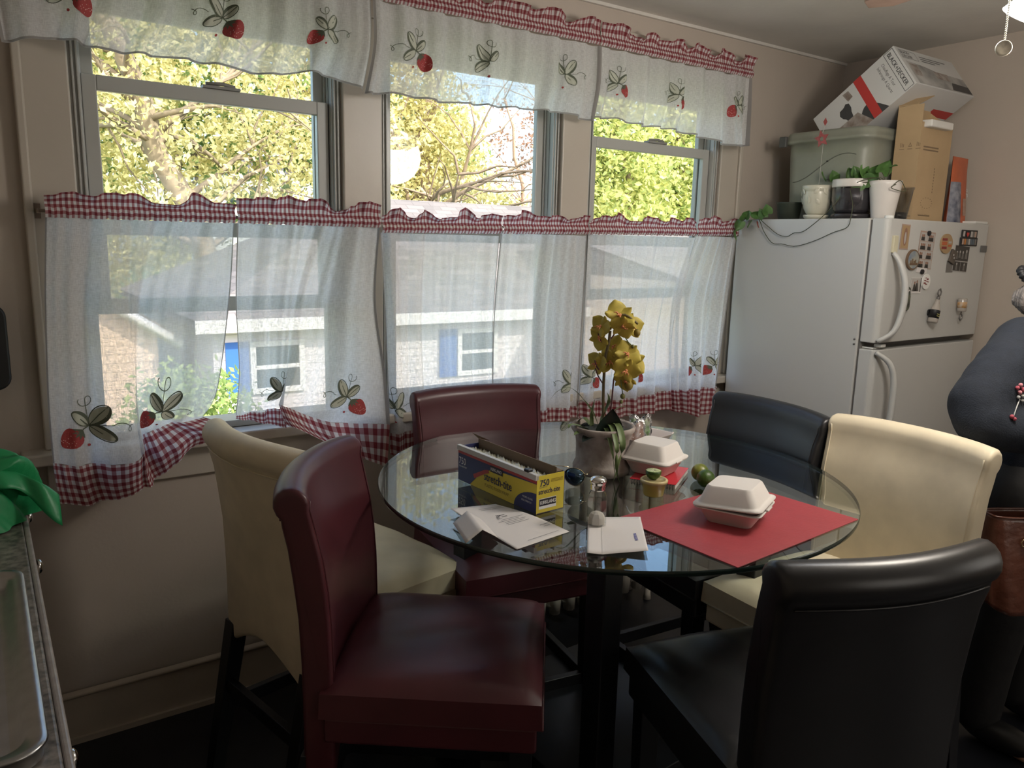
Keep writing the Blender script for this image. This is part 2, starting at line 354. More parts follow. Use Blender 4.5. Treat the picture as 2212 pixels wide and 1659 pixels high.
def rooftop(mb, x0, x1, ya, za, yb, zb, th=.1):
    L = math.hypot(yb-ya, zb-za)
    mb.add([(x0, ya, za), (x1, ya, za), (x1, yb, zb), (x0, yb, zb)], [(0, 1, 2, 3)], 0, [(0, 0), (x1-x0, 0), (x1-x0, L), (0, L)])
    mb.add([(x0, ya, za-th), (x1, ya, za-th), (x1, yb, zb-th), (x0, yb, zb-th)], [(3, 2, 1, 0)], 0, [(0, 0), (x1-x0, 0), (x1-x0, L), (0, L)])
HX_ = 6.1
for zo in (0, -.1):
    rf.add([(GX0, EY, EZ+zo), (GX1, EY, EZ+zo), (GX1, RYY, RZ+zo), (HX_, RYY, RZ+zo)], [(0, 1, 2, 3)], 0, [(0, 0), (GX1-GX0, 0), (GX1-GX0, 3.8), (HX_-GX0, 3.8)])
    rf.add([(GX0, 17.5, EZ+zo), (GX0, EY, EZ+zo), (HX_, RYY, RZ+zo)], [(0, 1, 2)], 0, [(0, 0), (6.6, 0), (3.3, 4.2)])
    rf.add([(GX1, 17.5, EZ+zo), (GX0, 17.5, EZ+zo), (HX_, RYY, RZ+zo), (GX1, RYY, RZ+zo)], [(0, 1, 2, 3)], 0, [(0, 0), (GX1-GX0, 0), (GX1-HX_, 3.8), (0, 3.8)])
rf.build('roof', M_roof, h)
MB().box(GX0, GX1, EY-.03, EY, EZ-.18, EZ).build('fascia', M_fascia, h)
MB().tube([(7.0, 13.2, 1.6), (7.0, 13.2, 1.98)], .07, 10).build('vent_pipe', M_white, h)
for (wx, z0, z1) in ((3.15, -.75, .02), (6.6, -.75, .05)):
    y = EY+.33
    f = MB().box(wx, wx+.08, y-.04, y, z0, z1).box(wx+.72, wx+.8, y-.04, y, z0, z1).box(wx+.08, wx+.72, y-.04, y, z0, z0+.08).box(wx+.08, wx+.72, y-.04, y, z1-.08, z1).box(wx+.08, wx+.72, y-.03, y, (z0+z1)/2-.03, (z0+z1)/2+.03).build('window', M_fascia, h)
    MB().box(wx+.08, wx+.72, y-.015, y, z0+.08, z1-.08).build('pane', M_dpane, f)
    MB().box(wx-.34, wx-.02, y-.03, y, z0, z1).build('shutter', M_blue, h)
# tan wing facing the garden on the right, lower wing on the left
MB().box(9.2, 15.5, 8.3, EY+.4, -1.35, .95).build('wing_wall', M_side2, h)
wf = MB(); rooftop(wf, 9.0, 15.7, 8.0, .92, EY+1.2, 1.75); wf.build('wing_roof', M_roof, h)
MB().box(9.0, 15.7, 7.97, 8.0, .76, .92).build('wing_fascia', M_fascia, h)
g = thing('garage', 'tan garage with low grey roof left of the neighbouring house', 'garage', (-.5, 0, 0))
MB().box(.2, 2.5, 11.6, 15, -1.35, .15).build('wall', M_side2, g)
MB().add([(.2, 11.6, .15), (2.5, 11.6, .15), (1.35, 11.6, .95), (.2, 11.75, .15), (2.5, 11.75, .15), (1.35, 11.75, .95)], [(0, 1, 2), (5, 4, 3), (0, 2, 5, 3), (2, 1, 4, 5)]).build('gable', M_side2, g)
rg = MB(); L = 1.5
for sx in (-1, 1):
    rg.add([(1.35, 11.4, 1.06), (1.35, 15.2, 1.06), (1.35+sx*1.4, 15.2, .08), (1.35+sx*1.4, 11.4, .08)], [(0, 1, 2, 3) if sx < 0 else (3, 2, 1, 0)], 0, [(0, 0), (3.8, 0), (3.8, 1.7), (0, 1.7)])
rg.build('roof', M_roof, g, solid=.08)
fg = MB()
for sx in (-1, 1): fg.tube([(1.35, 11.38, .98), (1.35+sx*1.42, 11.38, 0)], .07, 4)
fg.build('fascia', M_fascia, g)
h2 = thing('distant_house', 'white house far behind the trees through the left window', 'house', (0, 0, 0))
MB().box(8.4, 12.6, 35, 39, -1.35, 4.1).build('wall', M_fascia, h2)
MB().add([(8.2, 34.8, 4.1), (12.8, 34.8, 4.1), (12.8, 37, 5.0), (8.2, 37, 5.0)], [(0, 1, 2, 3)]).build('roof', M_roof, h2, solid=.1)
for wx in (9.1, 10.1, 11.1): MB().box(wx, wx+.45, 34.97, 35, 2.7, 3.5).build('window', M_dpane, h2)
# ================================================================ curtains
def sheermat(name, col, transp=.42, weave=1):
    m = bpy.data.materials.new(name); m.use_nodes = True; nt = m.node_tree; nt.nodes.clear(); N = nt.nodes.new; Lk = nt.links.new
    o = N('ShaderNodeOutputMaterial'); mx = N('ShaderNodeMixShader'); m2 = N('ShaderNodeMixShader'); m2.inputs[0].default_value = .5
    d = N('ShaderNodeBsdfDiffuse'); t = N('ShaderNodeBsdfTranslucent'); tp = N('ShaderNodeBsdfTransparent')
    d.inputs[0].default_value = (*col, 1); t.inputs[0].default_value = (*col, 1)
    uv = N('ShaderNodeUVMap'); n1 = N('ShaderNodeTexNoise'); n2 = N('ShaderNodeTexNoise'); a1 = N('ShaderNodeMapping'); a2 = N('ShaderNodeMapping')
    a1.inputs['Scale'].default_value = (60, 420, 1); a2.inputs['Scale'].default_value = (420, 60, 1)
    for a, n in ((a1, n1), (a2, n2)):
        Lk(uv.outputs[0], a.inputs[0]); Lk(a.outputs[0], n.inputs['Vector']); n.inputs['Scale'].default_value = 1; n.inputs['Detail'].default_value = 2
    ad = N('ShaderNodeMath'); ad.operation = 'ADD'; Lk(n1.outputs[0], ad.inputs[0]); Lk(n2.outputs[0], ad.inputs[1])
    mr = N('ShaderNodeMapRange'); mr.inputs[1].default_value = .7; mr.inputs[2].default_value = 1.3; mr.inputs[3].default_value = max(0, transp-.13*weave); mr.inputs[4].default_value = transp+.13*weave
    Lk(ad.outputs[0], mr.inputs[0]); Lk(mr.outputs[0], mx.inputs[0])
    Lk(d.outputs[0], m2.inputs[1]); Lk(t.outputs[0], m2.inputs[2]); Lk(m2.outputs[0], mx.inputs[1]); Lk(tp.outputs[0], mx.inputs[2]); Lk(mx.outputs[0], o.inputs[0]); return m
M_sheer = sheermat('sheer_cotton', (.90, .91, .93), .20)
M_hem = sheermat('sheer_hem', (.44, .42, .41), .03, .3)
def ginghammat():
    m = bpy.data.materials.new('red_gingham'); m.use_nodes = True; nt = m.node_tree; nt.nodes.clear(); N = nt.nodes.new; Lk = nt.links.new
    o = N('ShaderNodeOutputMaterial'); mx = N('ShaderNodeMixShader'); mx.inputs[0].default_value = .4
    d = N('ShaderNodeBsdfDiffuse'); t = N('ShaderNodeBsdfTranslucent'); uv = N('ShaderNodeUVMap'); sp = N('ShaderNodeSeparateXYZ'); Lk(uv.outputs[0], sp.inputs[0])
    outs = []
    for ax in (0, 1):
        a = N('ShaderNodeMath'); a.operation = 'MULTIPLY'; a.inputs[1].default_value = 1/.021; Lk(sp.outputs[ax], a.inputs[0])
        b_ = N('ShaderNodeMath'); b_.operation = 'FRACT'; Lk(a.outputs[0], b_.inputs[0])
        c = N('ShaderNodeMath'); c.operation = 'GREATER_THAN'; c.inputs[1].default_value = .5; Lk(b_.outputs[0], c.inputs[0]); outs.append(c)
    ad = N('ShaderNodeMath'); ad.operation = 'ADD'; Lk(outs[0].outputs[0], ad.inputs[0]); Lk(outs[1].outputs[0], ad.inputs[1])
    hf = N('ShaderNodeMath'); hf.operation = 'MULTIPLY'; hf.inputs[1].default_value = .5; Lk(ad.outputs[0], hf.inputs[0])
    r = N('ShaderNodeValToRGB'); r.color_ramp.interpolation = 'CONSTANT'; e = r.color_ramp.elements
    e[0].color = (.80, .76, .76, 1); e[0].position = 0; e[1].color = (.27, .055, .065, 1); e[1].position = .75
    q = e.new(.25); q.color = (.46, .24, .25, 1)
    Lk(hf.outputs[0], r.inputs[0])
    for s_ in (d, t): Lk(r.outputs[0], s_.inputs[0])
    Lk(d.outputs[0], mx.inputs[1]); Lk(t.outputs[0], mx.inputs[2]); Lk(mx.outputs[0], o.inputs[0]); return m
M_ging = ginghammat()
M_berry = mat('red_thread', (.36, .045, .045), .7, noise=.25, nscale=400); M_leafd = mat('dark_green_thread', (.10, .115, .08), .8); M_leafl = mat('pale_green_thread', (.50, .52, .43), .8)
M_seed = mat('pale_thread', (.75, .5, .45), .8)
def cr1(P, t):
    n = len(P)-1; x = min(max(t, 0), 1)*n; i = min(int(x), n-1); f = x-i
    p0, p1, p2, p3 = P[max(i-1, 0)], P[i], P[i+1], P[min(i+2, n)]
    return p1 + (p2-p0)*(.5*f) + (p0*2-p1*5+p2*4-p3)*(.5*f*f) + (p1*3-p0-p2*3+p3)*(.5*f*f*f)
def pl(P, t):
    n = len(P)-1; x = min(max(t, 0), 1)*n; i = min(int(x), n-1); return P[i].lerp(P[i+1], x-i)
class Cloth:
    """fabric sheet through rows of control points, with folds that deepen downwards"""
    def __init__(s, rows, folds=6, amp=.02, amp0=.006, seed=0, vpos=None):
        s.rows = [[Vector(p) for p in r] for r in rows]; s.n = folds; s.a = amp; s.a0 = amp0
        rr = random.Random(seed); s.ph = [rr.random()*6.28 for _ in range(4)]; s.w = 1
        s.w = sum((s(i/20, .5)-s((i+1)/20, .5)).length for i in range(20)); s.h = sum((s(.5, i/20)-s(.5, (i+1)/20)).length for i in range(20))
    def __call__(s, u, v):
        p = cr1([cr1(r, u) for r in s.rows], v)
        k = s.a0+(s.a-s.a0)*min(1, max(0, v))
        q = math.sin(2*PI*s.n*u+s.ph[0]+.7*math.sin(2*PI*u+s.ph[1])); q = q*abs(q)**-.3 if abs(q) > 1e-4 else 0
        f = k*(q+.45*math.sin(2*PI*s.n*1.7*u+s.ph[2]+v)) + .25*k*math.sin(2*PI*s.n*3.1*u+s.ph[3])*(1-v*.6)
        return Vector((p.x, p.y+f, p.z))
    def uv(s, u, v): return (u*s.w*1.12, v*s.h)
    def find(s, px, py):
        best = None
        for i in range(61):
            for j in range(61):
                q = proj(s(i/60, j/60)); d = (q[0]-px)**2+(q[1]-py)**2
                if best is None or d < best[0]: best = (d, i/60, j/60)
        return best[1], best[2]
def motif(cl, px, py, parent, mirror=1, sc=1, parts='BL', clip=None, rotm=0):
    """strawberry sprig stitched on the cloth; parts: B berry, L leaves"""
    u0_, v0_ = cl.find(px, py); e = .01
    du = (cl(u0_+.05, v0_)-cl(u0_-.05, v0_)).length/.1; dv = (cl(u0_, min(1, v0_+.05))-cl(u0_, v0_-.05)).length/(min(1, v0_+.05)-v0_+.05)
    ca, sa = math.cos(rotm), math.sin(rotm)
    def mp(a, b, off=.0022):
        a *= sc; b *= sc; a, b = a*ca-b*sa, a*sa+b*ca
        u = u0_+mirror*a/du; v = v0_-b/dv
        if clip: u = min(max(u, clip[0]), clip[1])
        p = cl(u, v); return Vector((p.x, p.y-off, p.z))
    def fill(mb, c, rx, ry, ang, mi, off, shape):
        n = 20; m = 5; vs = [mp(c[0], c[1], off)]; fs = []
        for j in range(1, m+1):
            for i in range(n):
                t = 2*PI*i/n; x, y = shape(t); x *= rx*j/m; y *= ry*j/m
                vs.append(mp(c[0]+x*math.cos(ang)-y*math.sin(ang), c[1]+x*math.sin(ang)+y*math.cos(ang), off))
        for i in range(n): fs.append((0, 1+i, 1+(i+1) % n))
        for j in range(m-1):
            for i in range(n): fs.append((1+j*n+i, 1+(j+1)*n+i, 1+(j+1)*n+(i+1) % n, 1+j*n+(i+1) % n))
        mb.add(vs, fs, mi, None, True)
    def stroke(mb, pts, wd, mi, off):
        vs = []; n = len(pts)
        for i, (a, b) in enumerate(pts):
            c, d = pts[max(i-1, 0)], pts[min(i+1, n-1)]; tx, ty = d[0]-c[0], d[1]-c[1]; L = math.hypot(tx, ty)+1e-9; w_ = wd[i] if isinstance(wd, list) else wd
            vs += [mp(a-ty/L*w_, b+tx/L*w_, off), mp(a+ty/L*w_, b-tx/L*w_, off)]
        mb.add(vs, [(2*i, 2*i+1, 2*i+3, 2*i+2) for i in range(n-1)], mi, None, True)
    mb = MB(); leaf = lambda t: (math.cos(t), math.sin(t)*(1-.25*math.cos(t))*(1 if abs(math.cos(t)) < .98 else .5))
    if 'L' in parts:
        for (ang, L, side) in ((2.25, .058, 1), (.75, .045, 1), (3.75, .055, -1)):
            c = (math.cos(ang)*L*.6, math.sin(ang)*L*.6)
            fill(mb, c, L*.52, L*.24, ang, 1, .0018, leaf)
            o = []
            for i in range(15):
                t = PI*i/14; x, y = L*.54*math.cos(t), side*L*.26*math.sin(t); o.append((c[0]+x*math.cos(ang)-y*math.sin(ang), c[1]+x*math.sin(ang)+y*math.cos(ang)))
            stroke(mb, o, [.0010+.0030*math.sin(PI*i/14) for i in range(15)], 0, .0024)
            o = [(c[0]+(x*math.cos(ang)+y*math.sin(ang)*side), c[1]+(x*math.sin(ang)-y*math.cos(ang)*side)) for x, y in [(L*.54*math.cos(PI*i/14), L*.26*math.sin(PI*i/14)) for i in range(15)]]
            stroke(mb, o, .0012, 0, .0024)
            stroke(mb, [(0, 0), (c[0], c[1]), (math.cos(ang)*L*1.1, math.sin(ang)*L*1.1)], .001, 0, .0025)
        for (cx, cy, r, s_) in ((-.005, .058, .012, 1), (-.062, .0, .012, -1)):
            q = [(0, .0)] if s_ == 1 else [(0, 0)]
            for i in range(18):
                a = .4+i*.42; rr_ = r*(1.15-.03*i); q.append((cx+rr_*math.cos(a)*1.0+(.0015*i if s_ == 1 else -.002*i), cy+rr_*math.sin(a)))
            stroke(mb, q, .0009, 0, .002)
        fill(mb, (.0, -.052), .004, .004, 0, 2, .002, lambda t: (math.cos(t), math.sin(t)))
    if 'B' in parts:
        c = (.04, -.032)
        fill(mb, c, .030, .026, -.8, 2, .0026, lambda t: (math.cos(t)*(1+.12*math.cos(t)), math.sin(t)*(1-.22*math.cos(t))))
        for i in range(5):
            a = 2.3+(i-2)*.55; b0 = (c[0]-.022, c[1]+.022)
            stroke(mb, [b0, (b0[0]+.014*math.cos(a+PI), b0[1]+.014*math.sin(a+PI)), (b0[0]+.022*math.cos(a+PI), b0[1]+.022*math.sin(a+PI))], [.004, .003, .0004], 0, .003)
        stroke(mb, [(0, 0), (.012, -.006), (.02, -.012)], .0016, 0, .003)
        rr = random.Random(5)
        for i in range(16):
            a = rr.random()*6.28; q = rr.random()**.5*.02; fill(mb, (c[0]+.006+q*math.cos(a), c[1]-.006+q*.8*math.sin(a)), .0011, .0011, 0, 3, .0032, lambda t: (math.cos(t), math.sin(t)))
    return mb.build('strawberry_embroidery', [M_leafd, M_leafl, M_berry, M_seed], parent)
def ruffle(par, x0, x1, z0, z1, y, ph=0, header=.045, seed=1, gather=1.5, wild=1.0):
    """gathered gingham rod pocket with an uneven ruffle standing above it"""
    rr = random.Random(seed); N = int((x1-x0)/.0042); hs = []; n = max(3, int((x1-x0)/.05))
    for i in range(n+1): hs.append(header*(.25+.95*rr.random()**wild))
    offs = [rr.gauss(0, .5) for _ in range(N+1)]
    def fn(u, v):
        x = x0+(x1-x0)*u; zb = z0+(z1-z0)*u; t = u*n; i = min(int(t), n-1); f = t-i; f = f*f*(3-2*f); hh = hs[i]*(1-f)+hs[i+1]*f
        g = math.sin(x*330+ph+1.5*math.sin(x*37))*.5+.5*math.sin(x*171+2*ph)
        if v < .5:
            q = v/.5; bul = math.sin(PI*q); z = zb-.002*g+.034*q; yy = y-.006-.009*bul-.003*g*(.4+.6*bul)
        else:
            q = (v-.5)/.5; big = math.sin(x*83+ph)*.6+.4*math.sin(x*190+ph); z = zb+.034+hh*q*(1-.1*big*q); yy = y-.006-.002*g-(.016*big*q)-.012*q*q
        return Vector((x, yy, z))
    N = min(N, 260)
    return MB().grid(fn, N, 14, 0, lambda u, v: (u*(x1-x0)*gather, v*.08)).build('ruffle', M_ging, par)
def panel(name, label, cat, group, rows, top, folds, amp, seed, hemh=None, hem_label=None, nu=110, nv=44, ruf=1.0, motifs=(), edge=True, header=.045):
    """rows: control rows from sleeve to the end of the white cloth; hemh: rows of the gingham border below"""
    t = thing(name, label, cat, (0, 0, 0), group=group)
    amp *= 1.3; cl = Cloth(rows, folds, amp, .008, seed)
    MB().grid(cl, nu, nv, 0, cl.uv).build('sheer_panel', M_sheer, t)
    if hemh:
        hc = Cloth([rows[-1]]+hemh, folds, amp, amp, seed)
        MB().grid(lambda u, v: hc(u, v)-Vector((0, .001, 0)), nu, 14, 0, lambda u, v: (u*hc.w*1.1, v*hc.h)).build('gingham_border', M_ging, t)
    else:
        e = MB().grid(lambda u, v: cl(u, .962+.038*v)-Vector((0, .0022, 0)), nu, 2, 0, cl.uv); e.build('hem', M_hem, t)
    if edge:
        for a, b_ in ((0, .014), (1-.014, 1)): MB().grid(lambda u, v: cl(a+(b_-a)*u, v)-Vector((0, .0018, 0)), 2, nv, 0, cl.uv).build('side_hem', M_hem, t)
    (x0, z0), (x1, z1) = top
    ruffle(t, x0, x1, z0, z1, rows[0][0][1], seed*1.3, header, seed, 1.55, ruf)
    for mo in motifs: motif(cl, *mo[:2], t, **(mo[2] if len(mo) > 2 else {}))
    return t
def P(*pts):
    return [at(x, y, Y=Y) for x, y, Y in pts]
ZR = 1.578
G = 'lower gingham-trimmed tier curtains'
def toprow(x0, x1, n, z=ZR, y=2.43): return [(x0+(x1-x0)*i/(n-1), y, z) for i in range(n)]
panel('tier_curtain', 'leftmost lower tier curtain, its border blown up towards the window centre', 'curtain', G,
  [toprow(.163, .652, 6), P((97, 650, 2.42), (175, 650, 2.43), (270, 655, 2.40), (312, 650, 2.46), (400, 650, 2.43), (497, 650, 2.43)),
   P((103, 860, 2.40), (190, 860, 2.41), (285, 865, 2.36), (303, 850, 2.45), (390, 850, 2.42), (472, 840, 2.42)),
   P((115, 1002, 2.37), (195, 1004, 2.38), (304, 993, 2.34), (310, 940, 2.42), (372, 915, 2.40), (440, 902, 2.40))],
  ((.163, ZR), (.652, ZR)), 5, .010, 3,
  [P((122, 1048, 2.37), (205, 1048, 2.38), (304, 1035, 2.34), (330, 1000, 2.40), (420, 945, 2.38), (480, 915, 2.38)), P((131, 1090, 2.36), (218, 1086, 2.37), (306, 1060, 2.33), (345, 1030, 2.38), (420, 968, 2.36), (500, 925, 2.36))],
  motifs=[(190, 915, dict(mirror=-1, sc=1.12)), (348, 890, dict(mirror=-1, sc=.95, rotm=.2))])
panel('tier_curtain', 'lower tier curtain right of the gap in the left window, folded back at its middle', 'curtain', G,
  [toprow(.658, 1.125, 6), P((508, 650, 2.43), (560, 650, 2.43), (620, 650, 2.42), (658, 650, 2.44), (740, 650, 2.42), (812, 650, 2.42)),
   P((515, 800, 2.43), (560, 800, 2.43), (610, 800, 2.43), (645, 790, 2.38), (730, 795, 2.40), (832, 800, 2.40)),
   P((508, 897, 2.43), (555, 890, 2.43), (606, 880, 2.44), (612, 876, 2.35), (700, 908, 2.37), (843, 918, 2.38))],
  ((.658, ZR), (1.125, ZR)), 5, .009, 5,
  [P((508, 902, 2.43), (556, 905, 2.43), (608, 905, 2.44), (625, 905, 2.34), (715, 945, 2.36), (840, 965, 2.37)), P((508, 904, 2.43), (558, 912, 2.43), (610, 922, 2.43), (640, 925, 2.33), (735, 970, 2.35), (836, 1010, 2.36))],
  motifs=[(608, 845, dict(parts='L', sc=.8, clip=(0, .47))), (748, 855, dict(sc=1.05))])
panel('tier_curtain', 'wide lower tier curtain over the left part of the middle window behind the red chair', 'curtain', G,
  [toprow(1.13, 1.607, 5, 1.562), P((836, 700, 2.45), (890, 700, 2.44), (950, 700, 2.44), (1010, 700, 2.44), (1067, 700, 2.44)),
   P((846, 938, 2.45), (900, 930, 2.45), (960, 922, 2.44), (1015, 905, 2.44), (1066, 893, 2.44))], ((1.13, 1.562), (1.607, 1.57)), 5, .012, 8,
  [P((848, 985, 2.45), (900, 975, 2.45), (960, 955, 2.44), (1015, 940, 2.44), (1066, 922, 2.44))],
  motifs=[(852, 882, dict(parts='L', mirror=-1, sc=1.0, clip=(.015, 1)))])
panel('tier_curtain', 'lower tier curtain over the right part of the middle window behind the orchid leaves', 'curtain', G,
  [toprow(1.612, 2.02, 4, 1.572), P((1068, 700, 2.44), (1130, 700, 2.43), (1190, 700, 2.42), (1257, 700, 2.44)),
   P((1067, 893, 2.44), (1130, 890, 2.42), (1190, 882, 2.41), (1247, 878, 2.43))], ((1.612, 1.57), (2.02, 1.578)), 4, .013, 11,
  [P((1067, 922, 2.44), (1130, 918, 2.42), (1190, 912, 2.41), (1247, 902, 2.43))],
  motifs=[(1232, 830, dict(parts='L', sc=1.0, clip=(0, .985)))])
panel('tier_curtain', 'sheer lower tier curtain directly behind the yellow orchid flowers', 'curtain', G,
  [toprow(2.025, 2.64, 5, 1.578), P((1259, 700, 2.44), (1320, 700, 2.44), (1370, 700, 2.43), (1410, 700, 2.43), (1452, 700, 2.42)),
   P((1249, 868, 2.44), (1300, 866, 2.44), (1350, 862, 2.43), (1400, 852, 2.43), (1447, 842, 2.42))], ((2.025, 1.578), (2.64, 1.585)), 6, .010, 14,
  [P((1249, 905, 2.44), (1300, 905, 2.44), (1350, 900, 2.43), (1400, 893, 2.43), (1448, 882, 2.42))],
  motifs=[(1278, 812, dict(parts='BL', sc=.9, clip=(.02, 1))), (1372, 805, dict(parts='BL', sc=.95))])
panel('tier_curtain', 'rightmost lower tier curtain beside the fridge with two strawberries', 'curtain', G,
  [toprow(2.645, 2.915, 4, 1.585), P((1456, 650, 2.42), (1490, 650, 2.40), (1530, 650, 2.41), (1572, 650, 2.43)),
   P((1450, 842, 2.41), (1485, 842, 2.38), (1515, 838, 2.39), (1548, 835, 2.42))], ((2.645, 1.585), (2.915, 1.592)), 4, .014, 17,
  [P((1452, 888, 2.41), (1485, 892, 2.38), (1510, 900, 2.39), (1536, 880, 2.42))],
  motifs=[(1500, 790, dict(mirror=-1, sc=.85)), (1543, 788, dict(mirror=-1, sc=.9))])
G = 'strawberry valances across the top of the windows'
def bot(*a): return P(*[(x, y, Y) for x, y, Y in a])
panel('valance', 'left gathered valance hanging lowest at its right end over the left window', 'valance', G,
  [toprow(.075, 1.10, 8, 2.285), toprow(.085, 1.10, 8, 2.15),
   bot((3, 90, 2.40), (130, 85, 2.42), (220, 108, 2.41), (330, 122, 2.43), (450, 138, 2.42), (580, 163, 2.43), (680, 158, 2.41), (785, 196, 2.40))], ((.075, 2.285), (1.10, 2.285)), 9, .012, 21,
  ruf=.8, motifs=[(150, -22, dict(sc=0.94)), (478, 38, dict(sc=0.94)), (708, 62, dict(mirror=-1, sc=0.85))], header=.05)
panel('valance', 'middle gathered valance over the middle window, sky showing at its right corner', 'valance', G,
  [toprow(1.105, 2.04, 8, 2.285), toprow(1.105, 2.04, 8, 2.15),
   bot((786, 203, 2.42), (860, 205, 2.43), (950, 221, 2.42), (1030, 227, 2.43), (1080, 232, 2.42), (1150, 238, 2.43), (1215, 245, 2.42), (1276, 262, 2.43))], ((1.105, 2.285), (2.04, 2.29)), 8, .012, 24,
  ruf=.8, motifs=[(898, 112, dict(sc=0.94)), (1062, 132, dict(parts='L', sc=0.94, clip=(0, .62))), (1222, 162, dict(mirror=-1, parts='L', sc=0.94))], header=.05)
panel('valance', 'right gathered valance with three strawberries over the right window', 'valance', G,
  [toprow(2.045, 2.935, 8, 2.285), toprow(2.045, 2.94, 8, 2.15),
   bot((1278, 255, 2.43), (1330, 258, 2.42), (1385, 272, 2.43), (1430, 277, 2.42), (1475, 288, 2.42), (1525, 300, 2.41), (1580, 315, 2.39), (1613, 316, 2.40))], ((2.045, 2.29), (2.935, 2.285)), 8, .013, 27,
  ruf=.8, motifs=[(1332, 180, dict(sc=0.85)), (1468, 205, dict(sc=0.85)), (1592, 228, dict(mirror=-1, sc=0.85))], header=.05)
M_rod = mat('rod_brown', (.22, .17, .13), .4)
for nm, z, x0, x1, lab in (('curtain_rod', 1.595, .15, 2.93, 'thin rod threaded through the lower tier curtains'), ('curtain_rod', 2.302, .06, 2.95, 'flat white rod carrying the valances above the windows')):
    o = thing(nm, lab, 'curtain rod', ((x0+x1)/2, 2.43, z)); w2 = (x1-x0)/2
    MB().tube([(-w2, 0, 0), (w2, 0, 0)], .0045 if z < 2 else .006, 8).build('pole', M_rod if z < 2 else M_white, o)
    for x in ((-w2, w2) if z > 2 else (-w2, -.44, .46, w2)): MB().box(x-.004, x+.004, 0, WY-2.43-.018, -.006, .006).box(x-.008, x+.008, WY-2.43-.022, WY-2.43-.018, -.02, .02).build('bracket', M_rod if z < 2 else M_white, o)
# ================================================================ dining table
M_tglass = glassmat('table_glass', (.90, .95, .93), 1.7, 1.52)
M_tedge = mat('polished_glass_edge', (.015, .03, .025), .12, spec=.8)
M_blackwood = mat('black_wood', (.010, .011, .014), .35, noise=.2, nscale=12)
TC = (1.405, 1.545); TZ = .915; TR = .635
t = thing('dining_table', 'round glass-topped dining table on a black wooden frame', 'table', (TC[0], TC[1], 0), math.radians(47.6-45))
top = MB(); n = 128
for z, fl in ((TZ, 0), (TZ-.012, 1)):
    ring = [(TR*math.cos(2*PI*i/n), TR*math.sin(2*PI*i/n), z) for i in range(n)]
    top.add(ring, [tuple(range(n)) if not fl else tuple(reversed(range(n)))])
gt = top.build('glass_top', M_tglass, t)
e = MB(); e.lathe([(TR, TZ-.012), (TR+.0015, TZ-.009), (TR+.0015, TZ-.003), (TR, TZ)], 128); e.f = e.f[:-2]; e.mi = e.mi[:-2]; e.sm = e.sm[:-2]; e.uv = e.uv[:-2]
e.build('glass_edge', M_tedge, gt)
D = .283
for sx in (-1, 1):
    for sy in (-1, 1):
        MB().box(sx*D-.03, sx*D+.03, sy*D-.03, sy*D+.03, 0, TZ-.016).build('post', M_blackwood, t, bevel=.003)
        MB().lathe([(0.001, TZ-.0155), (.014, TZ-.0155), (.014, TZ-.0125), (.001, TZ-.0125)], 16, c=(sx*D, sy*D)).build('glass_pad', mat('clear_pad', (.2, .2, .2), .2) if (sx, sy) == (-1, -1) else bpy.data.materials['clear_pad'], t)
for k in range(4):
    Mk = Matrix.Rotation(k*PI/2, 4, 'Z'); a = MB(); N = 16; L = D-.03
    vs = []; fs = []
    for i in range(N+1):
        x = -L+2*L*i/N; zb = .80-.0+.045*math.sin(PI*i/N)
        vs += [(x, -D-.012, zb), (x, -D+.012, zb), (x, -D+.012, TZ-.02), (x, -D-.012, TZ-.02)]
    for i in range(N):
        q = 4*i; fs += [(q, q+4, q+5, q+1), (q+1, q+5, q+6, q+2), (q+2, q+6, q+7, q+3), (q+3, q+7, q+4, q)]
    fs += [(0, 1, 2, 3), (4*N+3, 4*N+2, 4*N+1, 4*N)]
    a.add(vs, fs, 0, None, False, Mk); a.build('apron', M_blackwood, t)
    MB().box(-L, L, -D-.015, -D+.015, .14, .19, 0, Mk).build('stretcher', M_blackwood, t, bevel=.003)
MB().box(-D-.02, D+.02, -D-.02, D+.02, .19, .21).build('lower_shelf', M_blackwood, t, bevel=.003)
